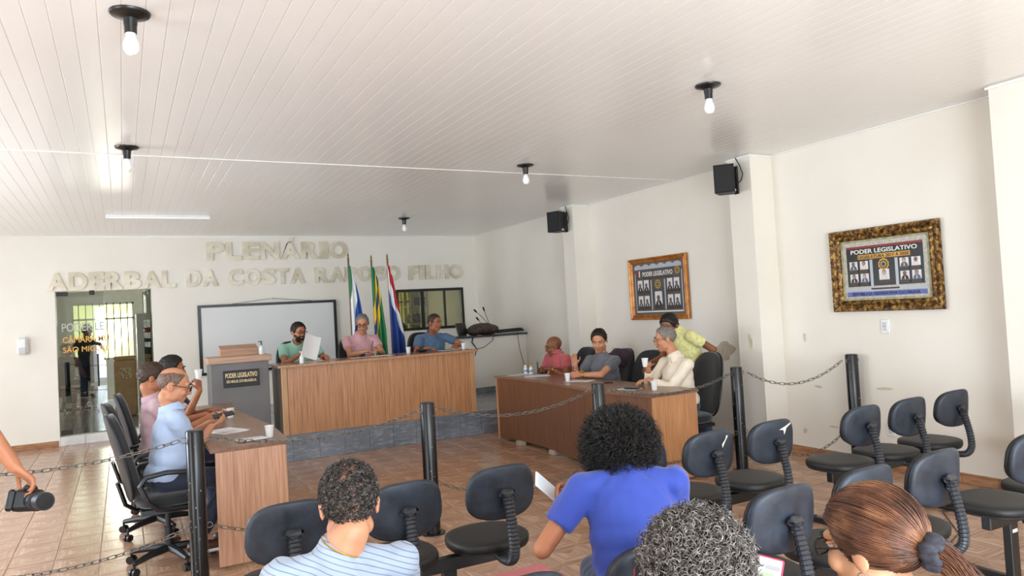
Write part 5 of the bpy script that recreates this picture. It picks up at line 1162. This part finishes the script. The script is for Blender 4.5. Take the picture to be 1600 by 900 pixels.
# ------------------------------------------------------------------ small things
M('paper', '#eceae6', .7, c2='#e6e4e0', scale=3); M('cup_white', '#f1f0ee', .35); M('print_grey', '#9a9a9c', .7); M('phone_black', '#131316', .2); M('screen_lit', '#dfe7ea', .2)
def cup(label, x, y, z, tilt=None):
    t = thing('plastic_cup', label, 'cup', (x, y, z), group='white plastic cups')
    R = None if tilt is None else rotx(tilt)
    B().lathe([(.001, .002), (.022, 0), (.0235, .004), (.033, .082), (.0345, .086), (.0325, .086), (.0225, .008), (.001, .007)], (x, y, z), 20, R).build('cup_wall', M('cup_white'), t)
    B().tube([V(x, y, z)+(np.eye(3) if R is None else R)@V(.0345*math.cos(q), .0345*math.sin(q), .086) for q in np.linspace(0, 2*PI, 20, endpoint=False)], .0016, 6, closed=True).build('cup_rim', M('cup_white'), t)
TZ = TT+.0015; DZ = DT+.0045
cup('white plastic cup near the end of the left table', .93, 5.62, TZ); cup('white plastic cup farther along the left table', .84, 7.1, TZ)
cup('white plastic cup beside the resting hand of the cream shirt', 4.44, 5.48, TZ); cup('white plastic cup before the man in grey', 4.42, 6.98, TZ)
cup('white plastic cup on the stage desk beside the red, white and blue flag', 3.40, 9.35, DZ); cup('white plastic cup at the counter end of the stage desk', 4.20, 9.3, DZ)
c = CREAMUP; cup('white plastic cup held up by the man in the cream shirt', c[0]-.085, c[1]-.06, c[2]+.02)
c = NAVYFIST; cup('white plastic cup held before the face of the man in navy', c[0]+.0, c[1]+.03, c[2]+.10)
def sheet(label, x, y, z, w, h, rz, n=1, name='paper_sheet'):
    t = thing(name, label, 'paper', (x, y, z))
    for k in range(n): B().box((x+.006*k, y+.004*k, z+.0012+.0022*k), (w, h, .0018), rotz(rz+.05*k)).build('sheet', M('paper'), t, smooth=False)
    b = B()
    for k in range(9): q = rotz(rz+.05*(n-1))@V(-.01*(k % 3), h*.36-h*.08*k, 0); b.box((x+.006*(n-1)+q[0], y+.004*(n-1)+q[1], z+.0012+.0022*(n-1)+.0012), (w*.7, .004, .0004), rotz(rz+.05*(n-1)))
    tag(b.build('printed_lines', M('print_grey'), t, smooth=False), kind='stuff'); return t
sheet('stack of printed papers near the end of the left table', .70, 6.22, TZ, .21, .30, .35, 3); sheet('printed sheet before the man in navy on the left table', .8, 7.75, TZ, .21, .3, .2)
sheet('printed papers before the man in red on the right table', 4.52, 7.85, TZ, .21, .30, 1.2, 2); sheet('printed sheet at the far corner of the right table', 4.5, 8.23, TZ, .3, .21, .1); sheet('printed sheet under the wrist of the man in grey', 4.5, 6.85, TZ, .21, .3, .5)
sheet('sheet on the stage desk before the man holding up paper', 2.12, 9.42, DZ, .28, .2, .05); sheet('small sheet on the stage desk at the left of the man in pink', 2.72, 9.36, DZ, .22, .15, .1)
tg = sheet('pink-tinted sheet on the stage desk before the man in pink', 3.02, 9.35, DZ, .30, .2, -.05); tg.children[0].data.materials.clear(); tg.children[0].data.materials.append(M('paper_pink', '#e2cfd6', .7))
sheet('sheet on the stage desk before the man in slate blue', 4.0, 9.36, DZ, .28, .2, .04)
# sheet held up on the stage
t = thing('held_paper', 'white sheet held upright in front of the bearded man', 'paper', (2.13, 9.46, 1.19)); R = rotz(.2)@roty(.36)@rotx(-.2); n = 8
vs = [V(2.13, 9.47, 1.345)+R@V((i/n-.5)*.225, .018*math.sin(i/n*PI)-d_, (j-.5)*.31) for d_ in (0, .0015) for i in range(n+1) for j in (0, 1)]; k = 2*(n+1)
f = [(2*i, 2*i+1, 2*i+3, 2*i+2) for i in range(n)]+[(k+2*i, k+2*i+2, k+2*i+3, k+2*i+1) for i in range(n)]; B().raw(vs, f).build('sheet', M('paper'), t)
b = B()
for k in range(7): b.box(V(2.13, 9.47, 1.345)+R@V(0, .0205, .1-.03*k), (.15, .0006, .004), R)
tag(b.build('printed_lines', M('print_grey'), t, smooth=False), kind='stuff')
def phone(label, c, R, mat='phone_black', case=None, w=.075, h=.155):
    t = thing('mobile_phone', label, 'phone', V(c).tolist()); B().box(c, (w, .009, h), R, bev=.006).build('phone_body', M(case or mat), t, smooth=False)
    B().box(V(c)+R@V(0, -.0048, 0), (w-.01, .0012, h-.014), R).build('phone_screen', M('screen_lit') if case or mat != 'phone_black' else M('phone_black'), t, smooth=False); return t
phone('dark phone held by the man in the light blue shirt', (.665, 6.05, .985), rotz(-.3)@rotx(-1.2)@roty(1.2))
phone('white phone held by the person in the blue T-shirt', PHW+V(-.055, .05, .10), rotz(.6)@rotx(-.5)@roty(-.7), 'white_plastic', 'white_plastic')
ph = phone('phone in a bright pink case beside the auburn hair', (1.58, 1.506, .862), rotz(-.75)@rotx(-.75)@roty(.25), 'phone_black', 'pink_case'); MATS['pink_case'].node_tree.nodes['Principled BSDF'].inputs['Base Color'].links[0].from_node.color_ramp.elements[0].color = (*lin('#d8416c'), 1)
MATS['pink_case'].node_tree.nodes['Principled BSDF'].inputs['Base Color'].links[0].from_node.color_ramp.elements[1].color = (*lin('#cf3a64'), 1)
for k in range(4): B().box(V(1.58, 1.506, .862)+rotz(-.75)@rotx(-.75)@roty(.25)@V(.008*(-1)**k, -.0058, .045-.025*k), (.04, .0008, .012), rotz(-.75)@rotx(-.75)@roty(.25)).build('chat_bubble', M('bubble_green', '#b9dcb0', .4) if k % 2 else M('print_silver'), ph, smooth=False)
phone('dark phone standing at the hands of the man in red', (4.66, 8.06, TZ+.08), rotz(1.2)); phone('dark phone lying on papers before the cream shirt', (4.36, 5.72, TZ+.012), rotz(.4)@rotx(-PI/2)); phone('slim white tablet lying at the end of the left table', (.80, 5.60, TZ+.008), rotz(1.75)@rotx(-PI/2), 'white_plastic', 'white_plastic', .12, .2)
sheet('small papers under the dark phone on the right table', 4.36, 5.76, TZ, .16, .2, .4, 1)
pn = thing('pen', 'black pen lying on the right table', 'pen', (4.5, 6.42, TZ)); B().tube([(4.42, 6.44, TZ+.008), (4.58, 6.34, TZ+.008)], [.007, .007], 8).build('barrel', M('black_frame'), pn); B().tube([(4.42, 6.44, TZ+.008), (4.405, 6.45, TZ+.007)], [.006, .001], 8).build('tip', M('dark_metal'), pn)
for lb, x, y, z, cap in (('small white bottle on the right table beside the man in red', 4.60, 8.27, TZ, 'white_plastic'), ('small white bottle with a yellow cap on the right table', 4.63, 8.18, TZ, 'cap_yellow')):
    t = thing('small_bottle', lb, 'bottle', (x, y, z)); M('cap_yellow', '#d9b52c', .4)
    B().lathe([(.024, 0), (.026, .006), (.026, .07), (.014, .085), (.013, .095)], (x, y, z), 16).build('bottle_body', M('cup_white'), t); B().cyl((x, y, z+.092), (x, y, z+.112), .015).build('cap', M(cap), t); B().lathe([(.0264, .02), (.0266, .055)], (x, y, z), 16).build('paper_label', M('label_blue', '#8fa3c4', .5), t)
t = thing('squeeze_bottle', 'small white pump bottle at the lectern end of the stage desk', 'bottle', (1.93, 9.12, DZ)); B().lathe([(.026, 0), (.028, .006), (.028, .075), (.012, .095), (.011, .105)], (1.93, 9.12, DZ), 16).build('bottle_body', M('cup_white'), t); b = B(); b.cyl((1.93, 9.12, DZ+.1), (1.93, 9.12, DZ+.14), .007); b.box((1.92, 9.12, DZ+.142), (.04, .012, .01), bev=.003); b.build('pump', M('cup_white'), t)
def lump(name, label, cat, c, mat, parts, nm):
    t = thing(name, label, cat, c); b = B()
    for o, r in parts: b.ell(V(c)+V(o), r)
    link(nm, remesh(b, nm, .008, 4, .6, .003, off=origin_of(t)), mat, t); return t
M('leather_black', '#17130f', .45); M('bag_brown', '#57453a', .6, c2='#2f241e', scale=18, coord='World', bump=.6, bscale=30, bdist=.01)
lump('glasses_case', 'dark pouch on the stage desk left of the man in pink', 'pouch', (2.78, 9.42, DZ), M('leather_black'), [((0, 0, .02), (.05, .03, .02)), ((.02, 0, .025), (.03, .025, .02))], 'pouch_body')
lump('small_pouch', 'black pouch on the stage desk at the elbow of the man in slate blue', 'pouch', (3.62, 9.45, DZ), M('leather_black'), [((0, 0, .022), (.08, .05, .022)), ((.05, .01, .02), (.05, .04, .018))], 'pouch_body')
# backpack, microphones and cable on the counter
CT = CZ+.024
t = lump('backpack', 'dark brown backpack lying on the counter slab', 'bag', (5.42, 11.2, CT+.004), M('bag_brown'), [((0, 0, .1), (.26, .16, .1)), ((-.15, 0, .075), (.14, .14, .08)), ((.16, -.02, .085), (.14, .13, .085)), ((.05, -.04, .14), (.14, .1, .06))], 'bag_body')
B().tube([(5.18, 11.02, CT+.03), (5.12, 10.99, CT-.1), (5.2, 10.985, CT-.22), (5.34, 10.985, CT-.2), (5.5, 10.985, CT-.1), (5.56, 11.0, CT+.04)], .014, 8, flat=.35).build('strap', M('leather_black'), t); B().tube([(5.2, 10.985, CT-.22), (5.16, 10.985, CT-.33)], .014, 8, flat=.35).build('strap_end', M('leather_black'), t)
M('bracket_dark', '#29231f', .6)
t = thing('folded_stand', 'dark folded stand lying at the wall end of the counter', 'stand', (5.93, 11.2, CT))
for k in range(4): B().tube([(5.66, 11.12+.05*k, CT+.03+.022*(k % 2)), (6.17, 11.1+.05*k, CT+.045+.02*(k % 2))], .017, 8).build('stand_bar', M('bracket_dark'), t)
for lb, x, y, tx, tz in (('gooseneck microphone leaning farthest left over the backpack', 5.60, 11.3, -.22, .40), ('upright gooseneck microphone beside the backpack', 5.62, 11.34, -.07, .42), ('short gooseneck microphone in front of the other two', 5.50, 11.28, -.10, .26)):
    t = thing('microphone', lb, 'microphone', (x, y, CT), group='gooseneck microphones'); B().lathe([(.05, 0), (.05, .02), (.03, .03)], (x, y, CT), 16).build('base', M('black_frame'), t)
    pts = [V(x, y, CT+.02), V(x+.02, y, CT+tz*.4), V(x+tx*.5, y, CT+tz*.75), V(x+tx, y, CT+tz)]; B().tube(pts, .005, 6).build('gooseneck', M('black_frame'), t); d = unit(pts[3]-pts[2]); B().cap(pts[3], pts[3]+d*.05, .013, .016, 10).build('capsule', M('phone_black'), t)
tag(B().tube([(5.98, 10.98, CT+.02), (5.99, 10.975, CT-.05), (6.02, 10.98, CT-.3), (6.1, 10.985, CT-.6), (6.12, 10.99, CT-.85)], .005, 6).build('loose_cable', M('black_frame')), 'thin black cable hanging down the white counter', 'cable')
mon = thing('monitor', 'small black monitor standing between the man in slate blue and the backpack', 'monitor', (5.02, 11.15, CT)); B().box((5.02, 11.17, CT+.13), (.26, .03, .2), rotz(.5)@rotx(-.25), bev=.006).build('monitor_case', M('black_frame'), mon, smooth=False); B().box((5.03, 11.16, CT+.02), (.12, .1, .03), bev=.006).build('monitor_foot', M('black_frame'), mon, smooth=False)
# jacket over a chair, papers on the empty chair
jk = thing('jacket', 'plum jacket hung over the chair beside the man in grey', 'jacket', (5.36, 7.26, .7)); b = B(); b.ell((5.375, 7.26, 1.0), (.075, .2, .13)); b.ell((5.40, 7.26, .86), (.06, .22, .2)); link('jacket_body', remesh(b, 'jacket_body', .012, 4, .6, .006, off=origin_of(jk)), M('jacket_plum', '#3e2f3a', .85), jk); B().tube([(5.37, 7.43, 1.05), (5.40, 7.47, .9), (5.40, 7.46, .74)], [.05, .05, .04], 10).build('sleeve', M('jacket_plum'), jk)
sheet('crumpled papers lying on the empty chair', 4.99, 6.5, .545, .26, .24, .5, 3)
# handbag on the second row
hb_ = thing('handbag', 'salmon pink handbag lying on a seat behind the lone front seat', 'bag', (1.0, 2.17, .49)); M('bag_pink', '#b5686a', .45, c2='#a85c60', scale=8)
b = B(); b.box((1.04, 2.17, .645), (.46, .13, .30), bev=.03); b.build('bag_body', M('bag_pink'), hb_); B().tube([(.93, 2.11, .77), (.95, 2.08, .74), (1.06, 2.07, .725), (1.17, 2.08, .74), (1.19, 2.11, .77)], .009, 8).build('bag_handle', M('bag_pink'), hb_); B().box((1.04, 2.10, .76), (.46, .012, .05), bev=.004).build('bag_flap', M('bag_pink_dark', '#8e4a4e', .45), hb_, smooth=False)
# camera in the operator's hand
cm = thing('photo_camera', 'black camera with a long lens held at the left edge', 'camera', (OPW+V(.05, 0, -.2)).tolist()); c = OPW+V(.04, .03, -.155); R = rotz(-.55)@rotx(-.35)
b = B(); b.box(c, (.12, .06, .088), R, bev=.014); b.box(c+R@V(0, 0, .05), (.05, .05, .03), R, bev=.012); b.box(c+R@V(-.055, -.03, 0), (.03, .03, .09), R, bev=.01); b.build('camera_body', M('camera_black', '#141416', .5), cm, smooth=False)
la = R@unit(V(.85, -.5, -.1)); l0 = c+la*.03; b = B(); b.tube([l0, l0+la*.03, l0+la*.032, l0+la*.09, l0+la*.092, l0+la*.13], [.03, .03, .034, .034, .037, .037], 24); b.build('lens', M('camera_black'), cm); B().tube([l0+la*.128, l0+la*.132], [.029, .029], 20).build('front_glass', M('phone_black'), cm)
B().tube([l0+la*.05, l0+la*.075], [.0352, .0352], 24).build('zoom_ring', M('camera_rubber', '#232326', .9, c2='#0e0e10', scale=150), cm)
tag(B().tube([(5.75, 3.05, .006), (5.3, 3.3, .006), (4.9, 2.95, .006), (4.3, 2.75, .006), (4.0, 2.8, .006)], .004, 6).build('floor_cable', M('black_frame')), 'thin black cable lying on the floor among the right hand chairs', 'cable')
